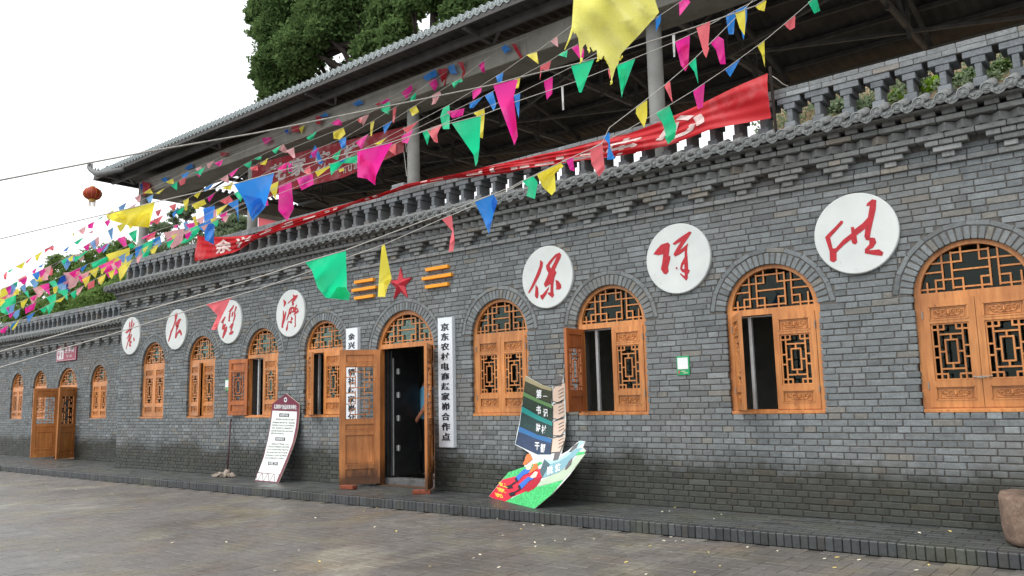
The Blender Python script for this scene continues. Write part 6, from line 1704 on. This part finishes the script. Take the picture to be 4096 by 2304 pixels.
tree('leafy_tree', 'dark half-bare tree at the left edge behind the toilet wing', gnd(90, 1230, YL+2, 0), at_Y((90, 1150), YL+2), 0.16, 5,
     [PB(60,1190,55,YL+2,.35), PB(130,1180,50,YL+2,.45), PB(30,1230,50,YL+2,.5), PB(110,1240,60,YL+1,.7), PB(170,1230,50,YL+1,.7), PB(20,1270,40,YL+1,.4), PB(70,1280,50,YL+1,.6)], 3500, 0.08, 'leaves_mid', group='trees behind the toilet wing', spread=0.24)
YG = 13.0
tree('pale_tree', 'thin grey green tree seen under the shed roof left of the red column', gnd(930, 1000, YG, 0), at_Y((930, 870), YG), 0.22, 6,
     [PB(905,900,45,YG,.8), PB(950,880,45,YG,.8), PB(880,940,50,YG,.8), PB(960,930,45,YG,.8), PB(900,850,30,YG,.35), PB(985,900,35,YG,.5), PB(860,890,30,YG,.35), PB(920,960,60,YG,1.0)], 1900, 0.075, 'leaves_pale', group='trees seen under the shed roof', spread=0.24)
tree('pale_tree', 'flat topped grey green tree in the gap beside the first shed column', gnd(740, 1000, YG+2, 0), at_Y((745, 860), YG+2), 0.2, 6,
     [PB(740,850,40,YG+2,.6), PB(700,870,35,YG+2,.5), PB(770,840,30,YG+2,.4), PB(650,900,45,YG+2,.7), PB(610,915,35,YG+2,.5), PB(720,960,50,YG+2,.8), PB(650,1000,60,YG+1,1.0), PB(770,1000,60,YG+1,1.0), PB(600,1020,50,YG+1,.8), PB(800,930,40,YG+2,.5)], 1500, 0.08, 'leaves_pale', group='trees seen under the shed roof', spread=0.24)
# shrubs on the slope, seen between the right balusters
def shrub(label, px, py, pr, mat, per=1500):
    g0 = on_hill((px, py)) or at_Y((px, py), 14.0); m = pr * (g0 - CAM).dot(FWD) / FPX
    t = thing('hillside_shrub', label, 'shrub', tuple(g0), 'shrubs on the slope')
    bl = []; st_ = MB()
    for k in range(7):
        c = g0 + Vector((random.uniform(-1, 1)*m*1.1, random.uniform(-0.6, 0.1)*m, random.uniform(-0.1, 0.75)*m)); r_ = m*random.uniform(0.3, 0.6)
        bl.append((tuple(c), (r_*1.25, r_, r_*0.7), random.uniform(0.5, 1))); st_.tube([g0 - Vector((0, 0, 0.1)), g0.lerp(c, 0.5) + Vector((0, 0, 0.06)), c], [.025, .016, .006], 5)
    st_.build('stem', 'bark', t)
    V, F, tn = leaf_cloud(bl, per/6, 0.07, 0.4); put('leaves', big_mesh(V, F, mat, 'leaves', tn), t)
shrub('bright yellow green shrub seen through the balusters', 3722, 368, 46, 'leaves_bright', 2600); shrub('fresh green shrub left of the brightest one on the slope', 3590, 396, 34, 'leaves_bright', 1800)
shrub('grey green shrub on the slope near the banner pole', 3345, 450, 40, 'leaves_pale', 1800); shrub('small grey shrub low between the third and fourth balusters', 3470, 432, 32, 'leaves_pale', 1300)
shrub('dull green shrub near the right edge of the slope', 3880, 318, 46, 'leaves_mid', 1800); shrub('olive shrub at the far right of the slope', 4010, 282, 42, 'leaves_mid', 1800); shrub('low olive shrub between the bright shrubs', 3655, 345, 30, 'leaves_mid', 1200)
gp = [on_hill((3120 + 42*k, 480 - 9.2*k + random.uniform(-40, 30))) for k in range(23)]
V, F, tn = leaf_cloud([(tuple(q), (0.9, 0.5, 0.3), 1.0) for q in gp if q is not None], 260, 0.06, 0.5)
hg_ = put('hillside_grass', big_mesh(V, F, 'leaves_pale', 'hillside_grass', tn)); stuff(hg_); hg_['label'] = 'thin pale grass and weeds on the earth bank behind'; hg_['category'] = 'grass'

# ------------------------------------------------------------------ people in the doorway
def figure(base, face, label, shirt, scale=1.0):
    """standing adult, hands clasped behind the back"""
    me = bpy.data.meshes.new('person'); 
    J = dict(pel=(0,0,.95), wai=(0,.01,1.08), che=(0,.0,1.30), nec=(0,-.0,1.47), hea=(0,-.02,1.56), top=(0,-.02,1.68),
             shl=(-.19,0,1.40), ell=(-.26,.10,1.13), wrl=(-.08,.19,.93), hal=(-.02,.20,.88), shr=(.19,0,1.40), elr=(.26,.10,1.13), wrr=(.08,.19,.95), har=(.02,.21,.90),
             hil=(-.10,0,.90), knl=(-.11,-.01,.50), anl=(-.11,.02,.09), tol=(-.12,-.13,.04), hir=(.10,0,.90), knr=(.12,-.02,.50), anr=(.12,.02,.09), tor=(.14,-.13,.04))
    rad = dict(pel=(.155,.115), wai=(.145,.105), che=(.165,.115), nec=(.055,.055), hea=(.085,.095), top=(.06,.07), shl=(.07,.07), ell=(.046,.046), wrl=(.03,.03), hal=(.04,.03), shr=(.07,.07), elr=(.046,.046), wrr=(.03,.03), har=(.04,.03),
               hil=(.095,.095), knl=(.065,.065), anl=(.045,.045), tol=(.04,.03), hir=(.095,.095), knr=(.065,.065), anr=(.045,.045), tor=(.04,.03))
    E = [('pel','wai'),('wai','che'),('che','nec'),('nec','hea'),('hea','top'),('che','shl'),('shl','ell'),('ell','wrl'),('wrl','hal'),('che','shr'),('shr','elr'),('elr','wrr'),('wrr','har'),('pel','hil'),('hil','knl'),('knl','anl'),('anl','tol'),('pel','hir'),('hir','knr'),('knr','anr'),('anr','tor')]
    K = list(J); me.from_pydata([J[k] for k in K], [(K.index(a), K.index(b)) for a, b in E], [])
    o = bpy.data.objects.new('person', me); col.objects.link(o)
    o.modifiers.new('Skin', 'SKIN'); o.modifiers.new('Sub', 'SUBSURF').levels = 2
    sv = me.skin_vertices[0].data
    for i, k in enumerate(K): sv[i].radius = rad[k]; sv[i].use_root = (k == 'pel')
    dg = bpy.context.evaluated_depsgraph_get(); body = bpy.data.meshes.new_from_object(o.evaluated_get(dg)); bpy.data.objects.remove(o)
    for m_ in (shirt, 'trousers', 'skin', 'hair', 'shoe_white'): body.materials.append(MATS[m_])
    for p in body.polygons:
        c = p.center; p.use_smooth = True
        if c.z > 1.50: p.material_index = 3 if (c.z > 1.62 or (c.y > 0.0)) else 2
        elif c.z > 1.44 and abs(c.x) < 0.08: p.material_index = 2
        elif c.z < 0.085: p.material_index = 4
        elif c.y > 0.115 and c.z < 1.10 and c.z > 0.8 and abs(c.x) < 0.31: p.material_index = 2
        elif abs(c.x) > 0.215 and c.z < 1.17 and c.z > 0.8: p.material_index = 2
        elif c.z < 0.93: p.material_index = 1
        else: p.material_index = 0
    q = put('person', body, None, base, (0, 0, face)); q.scale = (scale,)*3
    fc = MB()
    for sx in (-1, 1): fc.lathe([(0.002,-.018),(0.012,-.01),(0.012,.01),(0.002,.018)], (sx*0.092, -0.01, 1.585), 8)
    fc.tube([(0,-.112,1.60),(0,-.128,1.57),(0,-.112,1.56)], [.008,.014,.010], 6)
    f = put('face_features', mesh(fc.V, fc.F, 'skin', 'face_features', True), q); f.location = (0, 0, 0)
    return tag(q, label, 'person')
sp = at_Z(T('N', 1735, 470), 0.032)
figure((sp.x - 0.02, max(0.62, sp.y), 0.032), R(155), 'person in a pale blue shirt inside the doorway, hands behind the back', 'shirt_blue')
figure((-2.75, 2.3, 0.032), R(170), 'dim figure in a dark shirt deep inside the shop doorway', 'shirt_navy', 1.02)
